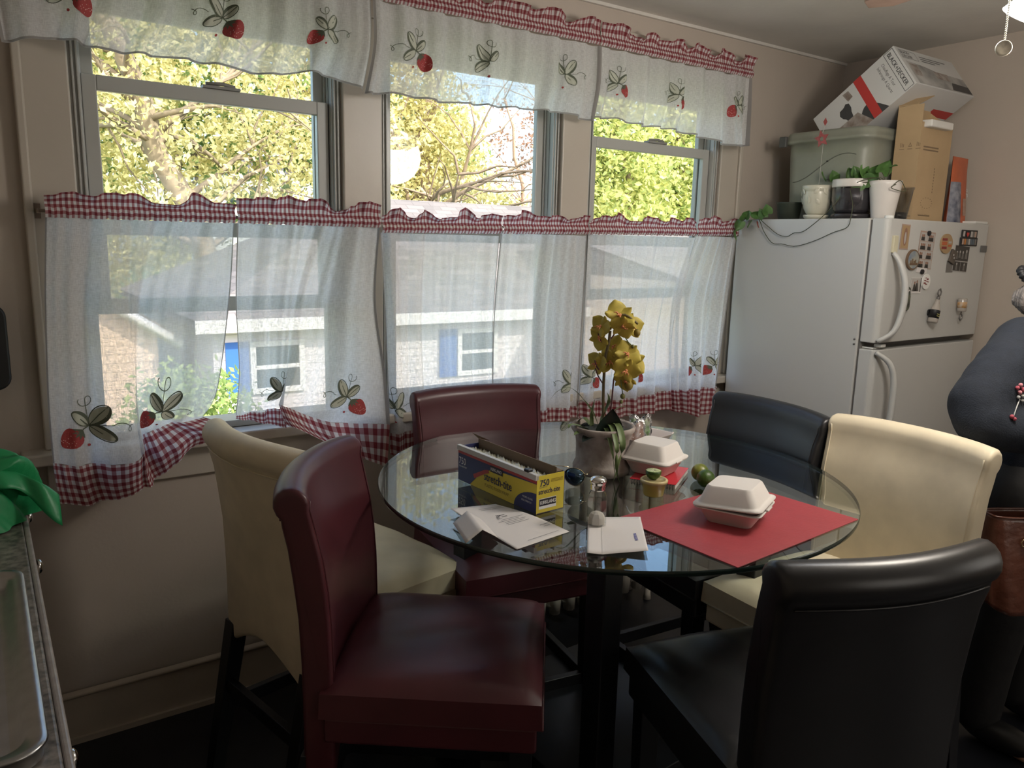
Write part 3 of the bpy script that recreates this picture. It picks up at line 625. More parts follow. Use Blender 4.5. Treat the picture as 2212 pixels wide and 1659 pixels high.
# ================================================================ upholstered chairs
def leather(name, col, rough=.38, spec=.5, bump=.010):
    return mat(name, col, rough, spec=spec, bump=bump, bscale=220, noise=.10, nscale=9)
M_red = leather('burgundy_leather', (.075, .016, .022), .36); M_cream = leather('cream_leather', (.72, .63, .46), .5, .35); M_black = leather('black_leather', (.013, .013, .015), .34, .6)
def chair(name, label, m, x, y, face, ztop=1.06, w=.47, group=None, legm=None):
    """face: direction the sitter looks, degrees from +x. origin under the back panel's foot"""
    t = thing(name, label, 'chair', (x, y, 0), math.radians(face-90), group)
    hw = w/2; zt = ztop
    F = [(.055, .46), (.052, .53), (.048, .60), (.044, .68), (.039, .76), (.030, .84), (.018, .91), (.004, .965), (-.010, zt-.048)]
    cy, cz, rr_ = -.046, zt-.038, .038
    T = [(cy+rr_*math.cos(math.radians(d)), cz+rr_*math.sin(math.radians(d))) for d in (15, 40, 65, 90, 115, 140, 165, 190, 215, 235)]
    B = [(-.066, zt-.085), (-.054, .93), (-.042, .86), (-.030, .78), (-.022, .68), (-.018, .60), (-.015, .53), (-.013, .46)]
    sec = F+T+B; ns = len(sec); nf = len(F); nu = 20
    def pt(u, k):
        s = 2*u-1; yy, z = sec[k]; top_ = min(1, max(0, (z-.46)/(zt-.46))); ww = hw*(.985+.02*top_)+.008*max(0, top_-.8)*5
        if k in (0, ns-1): z = .46+(.03-.10*abs(s)**1.6)
        return (s*ww, yy+.045*(s*s)*(.35+.65*top_), z-.006*abs(s)**4*top_)
    mb = MB(); vs = [pt(i/nu, k) for i in range(nu+1) for k in range(ns)]
    fs = [(i*ns+k, (i+1)*ns+k, (i+1)*ns+(k+1) % ns, i*ns+(k+1) % ns) for i in range(nu) for k in range(ns)]
    fs += [tuple(range(ns)), tuple(nu*ns+k for k in reversed(range(ns)))]
    mb.add(vs, fs, 0, None, True)
    o = mb.build('backrest', m, t); q = o.modifiers.new('bevel', 'BEVEL'); q.width = .013; q.segments = 4; q.limit_method = 'ANGLE'; q.angle_limit = math.radians(55)
    for sx in (-1, 1):
        pts = [Vector(pt(.5+sx*.468, k))+Vector((0, .0006, .0006)) for k in range(2, nf+1)]
        MB().tube(pts, .0020, 6).build('seam', m, o)
    MB().tube([Vector(pt(.05+.90*i/20, nf+9))+Vector((0, -.0008, -.006)) for i in range(21)], .0022, 6).build('crest_seam', m, o)
    # seat cushion with a crowned top
    def seat(u, v):
        a = 2*u-1; b_ = 2*v-1; cx = max(0, 1-a**6)*max(0, 1-b_**6)
        return (a*(hw+.012), .045+(b_+1)/2*.455, .627+.038*cx**.5*(.75+.25*(1-a*a))+.0025*math.sin(a*9+b_*4)*cx)
    mb = MB().grid(seat, 24, 22)
    E_ = [seat(i/24, 0) for i in range(25)]+[seat(1, i/22) for i in range(1, 23)]+[seat(1-i/24, 1) for i in range(1, 25)]+[seat(0, 1-i/22) for i in range(1, 22)]
    k = len(E_); mb.add([(x_, y_, .627) for x_, y_, z_ in E_]+[(x_*1.012, (y_-.27)*1.012+.27, .572) for x_, y_, z_ in E_], [(k+i, k+(i+1) % k, (i+1) % k, i) for i in range(k)]+[tuple(reversed(range(k, 2*k)))], 0, None, False)
    mb.build('seat', m, t)
    mb = MB().box(-hw-.006, hw+.006, .05, .492, .510, .571); mb.build('seat_frame', m, t, bevel=.008)
    MB().tube([(-hw-.012, .503, .5715), (hw+.012, .503, .5715)], .003, 6).build('piping', m, t)
    for sx in (-1, 1):
        def leg(x0, y0, x1, y1, zt_, a0=.024, a1=.019):
            vs = [(x1+i*a1, y1+j*a1, 0) for i, j in ((-1, -1), (1, -1), (1, 1), (-1, 1))]+[(x0+i*a0, y0+j*a0, zt_) for i, j in ((-1, -1), (1, -1), (1, 1), (-1, 1))]
            return MB().add(vs, [(3, 2, 1, 0), (4, 5, 6, 7), (0, 1, 5, 4), (1, 2, 6, 5), (2, 3, 7, 6), (3, 0, 4, 7)])
        leg(sx*(hw-.03), .46, sx*(hw-.03), .46, .515).build('leg', M_blackwood, t, bevel=.002)
        leg(sx*(hw-.03), .02, sx*(hw-.035), -.075, .47).build('leg', M_blackwood, t, bevel=.002)
        MB().box(sx*(hw-.03)-.011, sx*(hw-.03)+.011, -.035, .445, .20, .24).build('side_stretcher', M_blackwood, t, bevel=.002)
    MB().box(-hw+.04, hw-.04, -.03, -.008, .27, .31).build('rear_stretcher', M_blackwood, t, bevel=.002)
    MB().box(-hw+.04, hw-.04, .449, .471, .20, .245).build('footrest', M_blackwood, t, bevel=.002)
    return t
G = 'counter-height upholstered chairs around the table'
def cpos(ax, ay, bx, by, into, zz=1.06, w=None, **k):
    """crest corner points a, b on the back; into: +1 sitter side is to the left of a->b"""
    d = Vector((bx-ax, by-ay)); L = d.length; d.normalize(); n_ = Vector((-d.y, d.x))*into; c = Vector(((ax+bx)/2, (ay+by)/2))+n_*.035
    return dict(x=c.x, y=c.y, face=math.degrees(math.atan2(n_.y, n_.x)), w=w or L*.985, ztop=zz)
chair('dining_chair', 'burgundy leather chair nearest the left, in front of the cream one', M_red, **cpos(.448, 1.456, .712, 1.802, -1, 1.065, w=.43), group=G)
chair('dining_chair', 'burgundy leather chair on the far side of the table, facing away from the windows', M_red, **cpos(1.135, 2.225, 1.57, 2.153, -1, 1.065, w=.44), group=G)
chair('dining_chair', 'cream leather chair by the left window, its back half hidden by a burgundy one', M_cream, **cpos(.475, 2.12, .56, 1.71, 1, w=.455), group=G)
chair('dining_chair', 'black leather chair at the far right between the table and the fridge', M_black, **cpos(2.155, 1.79, 2.115, 1.33, -1, 1.05, w=.455), group=G)
chair('dining_chair', 'cream leather chair at the right with an elbow resting on its back', M_cream, **cpos(2.135, 1.325, 2.115, .862, -1, 1.065), group=G)
chair('dining_chair', 'black leather chair in the right foreground with its back to us', M_black, **cpos(1.015, .695, 1.43, .560, 1, 1.055, w=.43), group=G)
# ================================================================ radiator
M_rad = mat('radiator_enamel', (.52, .49, .43), .4, noise=.05)
t = thing('radiator', 'old cream cast-iron radiator under the windows, glimpsed below the tabletop', 'radiator', (2.02, 2.35, 0))
for i in range(10):
    x = -.36+i*.075
    for nm, y in (('column', -.055), ('column', .055)):
        pass
    s = MB(); s.tube([(x, -.065, .075), (x, -.07, .15), (x, -.07, .58), (x, -.06, .635), (x, 0, .66), (x, .06, .635), (x, .07, .58), (x, .07, .15), (x, .065, .075)], .024, 8); s.tube([(x, 0, .64), (x, 0, .10)], .02, 8); s.tube([(x, -.07, .11), (x, .07, .11)], .024, 8)
    s.build('section', M_rad, t)
    if i in (0, 9):
        for y in (-.06, .06): MB().lathe([(.018, 0), (.014, .03), (.016, .08)], 10, c=(x, y)).build('foot', M_rad, t)
MB().tube([(-.36, -.03, .12), (-.44, -.03, .12), (-.44, -.03, .001)], .014, 8).ball((-.44, -.03, .13), .026, 10).build('valve', M_rad, t)
# ================================================================ base cabinet and counter on the left
M_cab = mat('cabinet_paint', (.30, .24, .19), .5, noise=.05)
M_counter = mat('speckled_laminate', (.055, .050, .045), .35, col2=(.26, .23, .20), nscale=70)
M_cedge = mat('counter_edge', (.30, .27, .25), .3, noise=.15, nscale=60)
M_chrome = mat('chrome', (.75, .74, .72), .12, metal=1); M_steel = mat('brushed_steel', (.50, .50, .50), .30, metal=1, noise=.08, nscale=40)
CTZ = .91
t = thing('base_cabinet', 'kitchen base cabinet under the speckled counter, only its round knobs showing', 'cabinet', (-.28, 1.22, 0))
MB().box(-.31, .295, -1.25, 1.26, .10, .875).build('body', M_cab, t, bevel=.002)
MB().box(-.31, .23, -1.25, 1.25, 0, .10).build('toe_kick', M_blackwood, t)
def knob(par, x, y, z, r=.016):
    Mk = Matrix.Translation((x, y, z)) @ Matrix.Rotation(PI/2, 4, 'Y')
    MB().lathe([(.009, 0), (.006, .004), (.0045, .012), (.005, .018), (r*.7, .021), (r, .025), (r*.95, .030), (r*.6, .034), (0.0001, .0355)], 20, 0, (0, 0), Mk).build('knob', M_chrome, par)
for (y0, y1, z0, z1, ky, kz) in ((.82, 1.24, .76, .872, .96, .845), (.42, .80, .76, .872, .625, .840), (-.20, .40, .72, .872, -.005, .772)):
    d = MB().box(.295, .311, y0, y1, z0, z1).build('drawer', M_cab, t, bevel=.004); knob(d, .311, ky, kz)
for (y0, y1, ky, z1) in ((.78, 1.24, .83, .74), (.42, .76, .46, .74), (-.20, .40, -.03, .70)):
    d = MB().box(.295, .311, y0, y1, .12, z1).build('door', M_cab, t, bevel=.004); knob(d, .311, ky, z1-.045)
ct = thing('countertop', 'dark speckled laminate countertop with a pale worn edge at the left', 'countertop', (-.28, 1.22, .876))
MB().box(-.33, .318, -1.26, 1.275, 0, .034).build('slab', M_counter, ct, bevel=.004)
MB().box(.318, .3295, -1.26, 1.275, -.004, .0335).build('edge_strip', M_cedge, ct, bevel=.004)
t = thing('serving_tray', 'large rounded stainless steel tray lying on the counter', 'tray', (-.13, 1.30, CTZ))
def rrect(hx, hy, r, n=8):
    o = []
    for cx, cy, a0 in ((hx-r, hy-r, 0), (-hx+r, hy-r, PI/2), (-hx+r, -hy+r, PI), (hx-r, -hy+r, 1.5*PI)):
        o += [(cx+r*math.cos(a0+PI/2*i/n), cy+r*math.sin(a0+PI/2*i/n)) for i in range(n+1)]
    return o
def loft(mb, loops, mi=0, cap0=True, cap1=True, sm=True):
    k = len(loops[0]); vs = [p for l in loops for p in l]; fs = []
    for j in range(len(loops)-1):
        for i in range(k): fs.append((j*k+i, j*k+(i+1) % k, (j+1)*k+(i+1) % k, (j+1)*k+i))
    mb.add(vs, fs, mi, None, sm)
    if cap0: mb.add(loops[0], [tuple(reversed(range(k)))], mi)
    if cap1: mb.add(loops[-1], [tuple(range(k))], mi)
    return mb
def rl(hx, hy, r, z, n=8): return [(x, y, z) for x, y in rrect(hx, hy, r, n)]
mb = loft(MB(), [rl(.150, .305, .035, .004), rl(.152, .307, .037, .022), rl(.156, .311, .04, .024), rl(.154, .309, .04, .027), rl(.146, .301, .035, .026), rl(.132, .287, .03, .022), rl(.124, .279, .025, .009), rl(.115, .27, .02, .007)], cap0=True, cap1=True)
mb.build('tray', M_steel, t)
# green plastic bag slumped over the end of the counter
M_bag = glassmat('green_plastic', (.2, .75, .35), .6); M_bag = mat('green_plastic_film', (.015, .30, .10), .42, spec=.6, bump=.2, bscale=30, trans=.15)
t = thing('plastic_bag', 'crumpled green plastic carrier bag at the far end of the counter', 'bag', (-.085, 1.99, CTZ))
def bagf(u, v):
    a = 2*PI*u; hgt = [.004, .05, .10, .135, .15, .115][min(5, int(v*5.01))] if False else .135*math.sin(min(v, .85)*PI*.6)
    r = .155*(1-.25*v)+.016*math.sin(5*a+4*v)+.010*math.sin(11*a+9*v); r *= (1 if v < .8 else 1-(v-.8)*2.4)
    return (r*1.25*math.cos(a)-.04, r*.72*math.sin(a), .004+hgt*(1+.14*math.sin(3*a+1)+.08*math.sin(8*a+6*v)))
MB().grid(bagf, 72, 26).build('bag_body', M_bag, t)
def han(u, v):
    x = .03+.165*u; zc = .118-.062*u**1.3+.03*math.sin(u*PI); wv = .026*math.sin(u*9)*(v-.3)
    return (x, -.02-.055*u+(v-.5)*.07*(1-.3*u)+.01*math.sin(u*12+v*3), zc-.055*(abs(v-.5)*2)**1.5*(.5+.5*u)+wv)
MB().grid(han, 40, 14).build('handle_loop', M_bag, t, solid=.0012)
t = thing('utensil_crock', 'low beige rounded canister on the counter behind the green bag', 'canister', (-.045, 2.36, CTZ))
MB().lathe([(.0001, 0), (.065, 0), (.072, .01), (.074, .045), (.070, .056), (.0001, .060)], 28).build('body', mat('beige_enamel', (.38, .30, .23), .5), t)
# black rounded panel hung on the wall at the far left
t = thing('hanging_griddle', 'black rounded pan hanging on the wall at the left picture edge', 'pan', (-.045, 2.47, 1.235))
mb = loft(MB(), [rl(.095, .11, .03, 0), rl(.10, .115, .035, .006), rl(.10, .115, .035, .02), rl(.095, .11, .03, .024)]); mb.v = [(x, -z, y) for x, y, z in mb.v]; mb.build('pan_body', mat('black_iron', (.012, .012, .013), .4), t)
MB().tube([(0, -.01, .11), (0, -.012, .20), (0, -.002, .215), (0, .045, .216)], .008, 8).build('handle', bpy.data.materials['black_iron'], t)
# ================================================================ things on the table
def th(name, label, cat, x, y, rz=0, z=TZ+.0006, **k): return thing(name, label, cat, (x, y, z), math.radians(rz), **k)
# boxed plastic food wrap
M_yel = mat('yellow_card', (.68, .55, .05), .45); M_navy = mat('navy_card', (.025, .03, .12), .45); M_redc = mat('red_card', (.42, .05, .05), .45); M_grey = mat('grey_plastic', (.55, .54, .52), .35)
M_ink = mat('dark_blue_ink', (.02, .025, .10), .5); M_cardin = mat('brown_card_inside', (.18, .13, .09), .8); M_whiteink = mat('white_ink', (.8, .8, .8), .5); M_blackink = mat('black_ink', (.02, .015, .02), .5); M_film = mat('clear_film', (.50, .48, .36), .12, spec=1, bump=.5, bscale=60)
BL, BW, BH = .322, .086, .092
pA = at(1158, 1112, z=TZ); pB = at(990, 1035, z=TZ)
ang = math.atan2(pA.y-pB.y, pA.x-pB.x); ux = (pA-pB).normalized()
t = thing('food_wrap_box', 'long yellow and blue box of plastic food wrap, its lid tucked open', 'box', tuple(pB+Vector((0, 0, .0006))), ang)   # local +x along the front, +y to the back
BL = (pA-pB).length
bx = MB(); tk = .0016
bx.box(0, BL, 0, tk, 0, BH, 0).box(0, BL, BW-tk, BW, 0, BH, 1).box(0, BL, tk, BW-tk, 0, tk, 3).box(0, tk, tk, BW-tk, tk, BH, 1).box(BL-tk, BL, tk, BW-tk, tk, BH, 0)
f = -.0004
def fr(poly, mi): bx.add([(x, f, z) for x, z in poly], [tuple(range(len(poly)))], mi)
fr([(0, 0), (.055, 0), (.10, .040), (.155, .066), (BL, .073), (BL, BH), (0, BH)][::-1], 1)
f = -.0007; fr([(0, .074), (BL, .074), (BL, BH), (0, BH)][::-1], 2)
fr([(BL-.075+.0375-.0375*math.cos(PI*i/12), .048*math.sin(PI*i/12)) for i in range(13)][::-1] if False else [(BL-.085, 0)]+[(BL-.085+.085*(1-math.cos(PI/2*i/8)), .05*math.sin(PI/2*i/8)) for i in range(1, 9)]+[(BL, 0)], 1)
fr([(.075, .022), (.125, .047), (.14, .052), (.137, .060), (.118, .055), (.07, .032)], 2)
bx.add([(x, f-.0002, z) for x, z in [(.145, .058), (.197, .058), (.197, .075), (.145, .075)]], [(0, 1, 2, 3)], 4)
body = bx.build('carton', [M_yel, M_navy, M_redc, M_cardin, M_blackink], t)
MB().box(-.002, BL, -.004, .006, BH-.010, BH+.004).box(-.002, BL, .006, .009, BH, BH+.003).build('cutter_rail', M_grey, t, bevel=.001)
MB().box(BL-.045, BL-.027, -.006, .010, BH+.003, BH+.011).build('slide_cutter', mat('black_plastic', (.01, .01, .012), .4), t, bevel=.003)
lid = MB(); lid.box(0, BL-.006, BW-.022, BW-.020, BH-.032, BH+.012).box(.0, BL-.006, BW-.020, BW-.001, BH+.0, BH+.0015); lid.add([(-.018, BW-.03, BH+.024), (-.002, BW-.018, BH+.008), (.03, BW-.006, BH+.010)], [(0, 1, 2)]); lid.build('tucked_lid', M_cardin, t)
MB().tube([(.006, BW*.46, .05), (BL-.006, BW*.46, .05)], .0295, 24).build('roll', mat('roll_core', (.52, .44, .22), .6), t)
rr = random.Random(4)
MB().grid(lambda u, v: (.008+u*(BL-.03), .012+v*(BW-.04), BH-.008+.003*math.sin(u*60+v*14)*math.sin(v*5+u*31)+.0022*math.sin(u*150+v*32)-.008*abs(v-.4)), 160, 14).build('film', M_film, t)
Mf = frame((0, -.0012, 0), (1, 0, 0), (0, 0, 1)); Ms = frame((BL+.0005, 0, 0), (0, 1, 0), (0, 0, 1))
tx = MB()
put_text(tx, 'stretch-tite', .032, Mf @ Matrix.Translation((.118, .030, 0)), 0, sx=.80, bold=.03); put_text(tx, 'PLASTIC FOOD WRAP', .012, Mf @ Matrix.Translation((.122, .014, 0)), 3, sx=.85)
put_text(tx, 'KIRKLAND', .0115, Mf @ Matrix.Translation((.1475, .0625, .0005)), 1, sx=.82, bold=.04); put_text(tx, '750', .027, Mf @ Matrix.Translation((.004, .046, 0)), 1, sx=.8); put_text(tx, 'SQUARE FEET', .006, Mf @ Matrix.Translation((.005, .038, 0)), 1)
put_text(tx, 'MORE CLING', .0065, Mf @ Matrix.Translation((BL-.052, .030, 0)), 1); put_text(tx, 'LESS STRETCH', .006, Mf @ Matrix.Translation((BL-.056, .021, 0)), 1)
tx.add([(p[0], p[1], 0) for p in [(.028, .016), (.0815, .016), (.0815, .042), (.028, .042)]], [(0, 1, 2, 3)], 1, None, False, Ms @ Matrix.Translation((-.0205, -.006, -.0002)))
tx.add([(p[0], p[1], 0) for p in [(.0085, .019), (.06, .019), (.06, .036), (.0085, .036)]], [(0, 1, 2, 3)], 2, None, False, Ms @ Matrix.Translation((0, -.0015, 0)))
put_text(tx, 'KIRKLAND', .0128, Ms @ Matrix.Translation((.0105, .0215, .0003)), 1, sx=.80, bold=.05)
put_text(tx, '750', .023, Ms @ Matrix.Translation((.008, .066, 0)), 0, sx=.85, bold=.04); put_text(tx, 'stretch-tite', .0185, Ms @ Matrix.Translation((.005, .047, 0)), 0, sx=.80, bold=.03)
put_text(tx, 'SQUARE FEET', .004, Ms @ Matrix.Translation((.008, .062, 0)), 0)
for i in range(3): tx.add([(.042, .079-i*.003, 0), (.080, .079-i*.003, 0), (.080, .0802-i*.003, 0), (.042, .0802-i*.003, 0)], [(0, 1, 2, 3)], 3, None, False, Ms)
tx.build('lettering', [M_ink, M_whiteink, M_blackink, mat('brown_ink', (.25, .18, .02), .6)], t)
# aviator sunglasses
M_gold = mat('gold_wire', (.75, .62, .38), .2, metal=1); M_mir = mat('mirrored_blue_lens', (.10, .17, .24), .05, metal=.9, spec=.9)
t = th('sunglasses', 'gold-rimmed aviator sunglasses with blue mirrored lenses behind the wrap box', 'sunglasses', 1.232, 1.545, -52)
def lens(sx):
    pts = []
    for i in range(24):
        a = 2*PI*i/24; x = .028*math.cos(a); z = .023*math.sin(a)
        if math.sin(a) < 0: x *= 1-.15*math.sin(a)**2; z *= 1.12; x += sx*.004*math.sin(a)**2
        pts.append((sx*.035+x, .004*(x*x)/.0008*0-.0+(-.006*(1-(x/.03)**2)), .028+z))
    return pts
for sx in (-1, 1):
    L_ = lens(sx); c = Vector((sx*.035, -.009, .028)); MB().add([c]+L_, [(0, 1+i, 1+(i+1) % 24) for i in range(24)], 0, None, True).build('lens', M_mir, t, solid=.0012)
    MB().tube(L_+L_[:2], .0011, 6).build('rim', M_gold, t)
    MB().tube([(sx*.063, -.003, .036), (sx*.069, 0, .036), (sx*.070, .02, .035), (sx*.066, .085, .028), (sx*.060, .118, .012), (sx*.058, .126, .003)], .0011, 6).build('temple', M_gold, t)
MB().tube([(-.012, -.004, .032), (0, -.006, .036), (.012, -.004, .032)], .0011, 6).build('bridge', M_gold, t)
MB().tube([(-.022, -.004, .051), (0, -.006, .0525), (.022, -.004, .051)], .0011, 6).build('brow_bar', M_gold, t)
# orchid in a weathered pot
M_pot = mat('weathered_terracotta', (.24, .19, .16), .85, col2=(.46, .41, .37), nscale=24, bump=.12, bscale=60)
px_, py_ = 1.405, 1.585
t = th('potted_orchid', 'yellow artificial orchid with grassy leaves in a weathered grey clay pot', 'plant', px_, py_, 20)
MB().lathe([(.0001, 0), (.074, 0), (.080, .006), (.081, .018), (.077, .028), (.073, .036), (.073, .078), (.076, .100), (.082, .114), (.088, .122), (.090, .132), (.086, .136), (.079, .132), (.076, .120), (.0001, .116)], 40).build('pot', M_pot, t)
M_moss = mat('dark_moss', (.03, .035, .03), .9, bump=.8, bscale=80); M_dleaf = mat('dark_satin_leaf', (.012, .022, .016), .35); M_gleaf = mat('grass_leaf', (.12, .17, .06), .5, noise=.2); M_stem = mat('orchid_stem', (.13, .10, .045), .6); M_stemp = mat('purple_stem', (.12, .04, .045), .6)
MB().grid(lambda u, v: (v*.075*math.cos(2*PI*u), v*.075*math.sin(2*PI*u), .121+.012*(1-v)+.004*math.sin(u*40)*v), 40, 6).build('moss', M_moss, t)
def strap(par, name, pts, w_, m, sag=.25, n=24, fold=.25):
    pts = [Vector(p) for p in pts]; mb = MB()
    def fn(u, v):
        p = cr1(pts, v); d = (cr1(pts, min(1, v+.02))-cr1(pts, max(0, v-.02))).normalized(); s_ = d.cross(Vector((0, 0, 1)))
        s_ = s_.normalized() if s_.length > .05 else Vector((1, 0, 0)); nn = s_.cross(d)
        ww = w_*max(.03, math.sin(PI*min(1, .08+.92*v)**.75)); a = 2*u-1; return p+s_*a*ww+nn*abs(a)*ww*fold
    return mb.grid(fn, 6, n).build(name, m, par)
def W2L(w):  # world offset to local of the orchid (rotated 20 deg)
    a = -math.radians(20); return Vector((w[0]*math.cos(a)-w[1]*math.sin(a), w[0]*math.sin(a)+w[1]*math.cos(a), w[2]))
def pix(x, y, dz=0, depth=0):   # point on the vertical plane through the pot facing the room
    d = ray(x, y); n_ = Vector((px_, py_, 0)).normalized(); base = Vector((px_, py_, 0))+n_*depth; k = base.dot(n_)/d.dot(n_); return W2L(CAM+d*k-Vector((px_, py_, TZ+.0006)))
for (pts, w_, m_, nm) in (
    ([(1300, 950, 0), (1285, 900, .0), (1262, 865, .02), (1232, 838, .0), (1205, 845, -.01), (1188, 864, -.02)], .004, M_gleaf, 'grass_blade'),
    ([(1285, 945, 0), (1262, 925, -.03), (1235, 918, -.05), (1228, 925, -.06)], .012, M_gleaf, 'grass_blade'),
    ([(1290, 940, 0), (1300, 905, 0), (1315, 870, .01), (1312, 848, .02)], .008, M_gleaf, 'grass_blade'),
    ([(1280, 945, .01), (1278, 900, .02), (1285, 862, .03)], .006, M_gleaf, 'grass_blade'),
    ([(1300, 950, -.02), (1330, 915, -.05), (1345, 960, -.10), (1335, 1010, -.10), (1325, 1040, -.09)], .009, M_gleaf, 'grass_blade'),
    ([(1300, 950, -.02), (1318, 918, -.05), (1332, 965, -.11), (1332, 1020, -.11), (1340, 1045, -.10)], .007, M_gleaf, 'grass_blade'),
    ([(1295, 950, -.02), (1308, 925, -.05), (1322, 975, -.11), (1328, 1030, -.11)], .006, M_gleaf, 'grass_blade'),
    ([(1300, 950, .02), (1325, 890, .03), (1355, 880, .05), (1385, 910, .07)], .003, M_gleaf, 'grass_blade'),
    ([(1285, 948, -.02), (1255, 935, -.06), (1240, 940, -.08)], .014, M_gleaf, 'grass_blade'),
    ([(1290, 945, .02), (1262, 905, .03), (1245, 918, .04)], .013, M_gleaf, 'grass_blade'),
    ([(1300, 955, -.02), (1275, 945, -.07), (1258, 955, -.095)], .022, M_dleaf, 'orchid_leaf'),
    ([(1300, 955, -.02), (1315, 950, -.07), (1345, 962, -.08)], .022, M_dleaf, 'orchid_leaf')):
    strap(t, nm, [pix(x, y, 0, dd) for x, y, dd in pts], w_, m_)
# the large upright dark leaf
c0 = pix(1312, 925, 0, -.045); MB().grid(lambda u, v: c0+W2L(Vector((.82, -.57, 0)))*((2*u-1)*.037*math.sin(PI*min(1, .12+.86*v)**.85)+.012*v)+Vector((0, 0, -.045+.10*v))+W2L(Vector((-.5, -.6, 0)))*.012*(2*u-1)**2, 10, 16).build('orchid_leaf', M_dleaf, t)
stems = [([(1305, 955, 0), (1303, 860, 0), (1307, 780, 0), (1315, 740, 0), (1318, 715, 0)], .0042, M_stem), ([(1312, 950, 0), (1322, 860, 0), (1328, 810, 0), (1345, 790, 0)], .0022, M_stemp),
  ([(1318, 745, 0), (1308, 745, 0), (1297, 735, 0), (1292, 720, 0)], .002, M_stemp), ([(1316, 735, 0), (1325, 725, 0), (1330, 712, 0)], .002, M_stemp), ([(1300, 790, 0), (1296, 800, 0), (1288, 790, 0), (1285, 778, 0)], .002, M_stemp), ([(1303, 830, 0), (1292, 812, 0), (1286, 795, 0)], .0018, M_stemp),
  ([(1340, 770, 0), (1341, 820, 0), (1345, 850, 0)], .0014, M_gleaf), ([(1350, 728, 0), (1358, 740, 0), (1366, 747, 0)], .0014, M_gleaf), ([(1318, 712, .0), (1330, 690, .0), (1350, 680, .0), (1378, 700, 0)], .003, M_stem)]
for pts, r_, m_ in stems:
    c = [pix(x, y, 0, d_) for x, y, d_ in pts]; MB().tube([cr1(c, i/12) for i in range(13)], r_, 8).build('stem', m_, t)
M_pet = mat('yellow_silk_petal', (.50, .40, .06), .6, noise=.12, nscale=60); nt = M_pet.node_tree; M_pet2 = mat('orange_lip', (.62, .24, .10), .6); M_olive = mat('olive_bud', (.15, .15, .04), .6); M_dpet = mat('dark_ochre_bud', (.25, .19, .035), .6)  # last one: buds in a darker ochre than the petals
def flower(c, nrm, size, roll=0):
    nrm = Vector(nrm).normalized(); a = nrm.orthogonal().normalized(); b_ = nrm.cross(a); Rm = Matrix((a, b_, nrm)).transposed() @ Matrix.Rotation(roll, 3, 'Z')
    mb = MB()
    for ang_, L, wd in ((0, .85, .50), (PI*.40, 1.0, .95), (-PI*.40, 1.0, .95), (PI*.76, .88, .50), (-PI*.76, .88, .50)):
        def fn(u, v):
            x = (2*u-1)*wd*size*(math.sin(PI*min(1, .05+.93*v)**.85))**.55*.60; y = v*L*size; z = size*(.22*v*v-.28*(2*u-1)**2*.5*v-.02)
            ca, sa = math.cos(ang_), math.sin(ang_); return Vector(c)+Rm @ Vector((x*ca-y*sa, x*sa+y*ca, z))
        mb.grid(fn, 8, 8)
    o = mb.build('flower', M_pet, t)
    mb = MB(); mb.ball(Vector(c)+Rm @ Vector((0, 0, .10*size)), .12*size, 8, 0); 
    for q in (-1, 0, 1): mb.tube([Vector(c)+Rm @ Vector((0, -.02*size, .08*size)), Vector(c)+Rm @ Vector((q*.18*size, -.12*size, .3*size)), Vector(c)+Rm @ Vector((q*.25*size, -.3*size, .34*size))], [.07*size, .05*size, .015*size], 6)
    mb.build('flower_lip', M_pet2, o)
vd = W2L(Vector((-.75, -.66, .1))); rt_ = W2L(Vector((.82, -.57, 0))); up_ = Vector((0, 0, 1))
for (x, y, s_, a_, b_, roll, dd) in ((1338, 682, .046, .25, .5, 0, 0), (1298, 705, .036, -.7, .2, .4, -.01), (1362, 705, .042, .8, .1, 2.2, .02), (1345, 705, .038, .1, -.6, 3.0, -.03), (1295, 730, .036, -.5, -.3, 2.6, 0),
     (1290, 785, .038, -.9, .1, .5, .01), (1318, 782, .040, -.1, .1, 1.0, 0), (1355, 765, .040, .3, .3, 0, -.01), (1368, 782, .042, .6, 0, 1.3, .01), (1352, 800, .040, .2, -.2, .3, -.02), (1350, 822, .036, .1, -.7, 2.8, 0), (1325, 750, .036, -.2, .5, 1.9, .02)):
    flower(pix(x, y, 0, dd), vd+rt_*a_+up_*b_, s_, roll)
for (x, y, r_, m_) in ((1376, 719, .0095, M_dpet), (1367, 749, .0055, M_olive), (1345, 856, .007, M_olive), (1342, 868, .005, M_olive), (1358, 833, .012, M_dpet)):
    MB().ball(pix(x, y), r_, 10, 0, (1, 1, 1.15)).build('bud', m_, t)
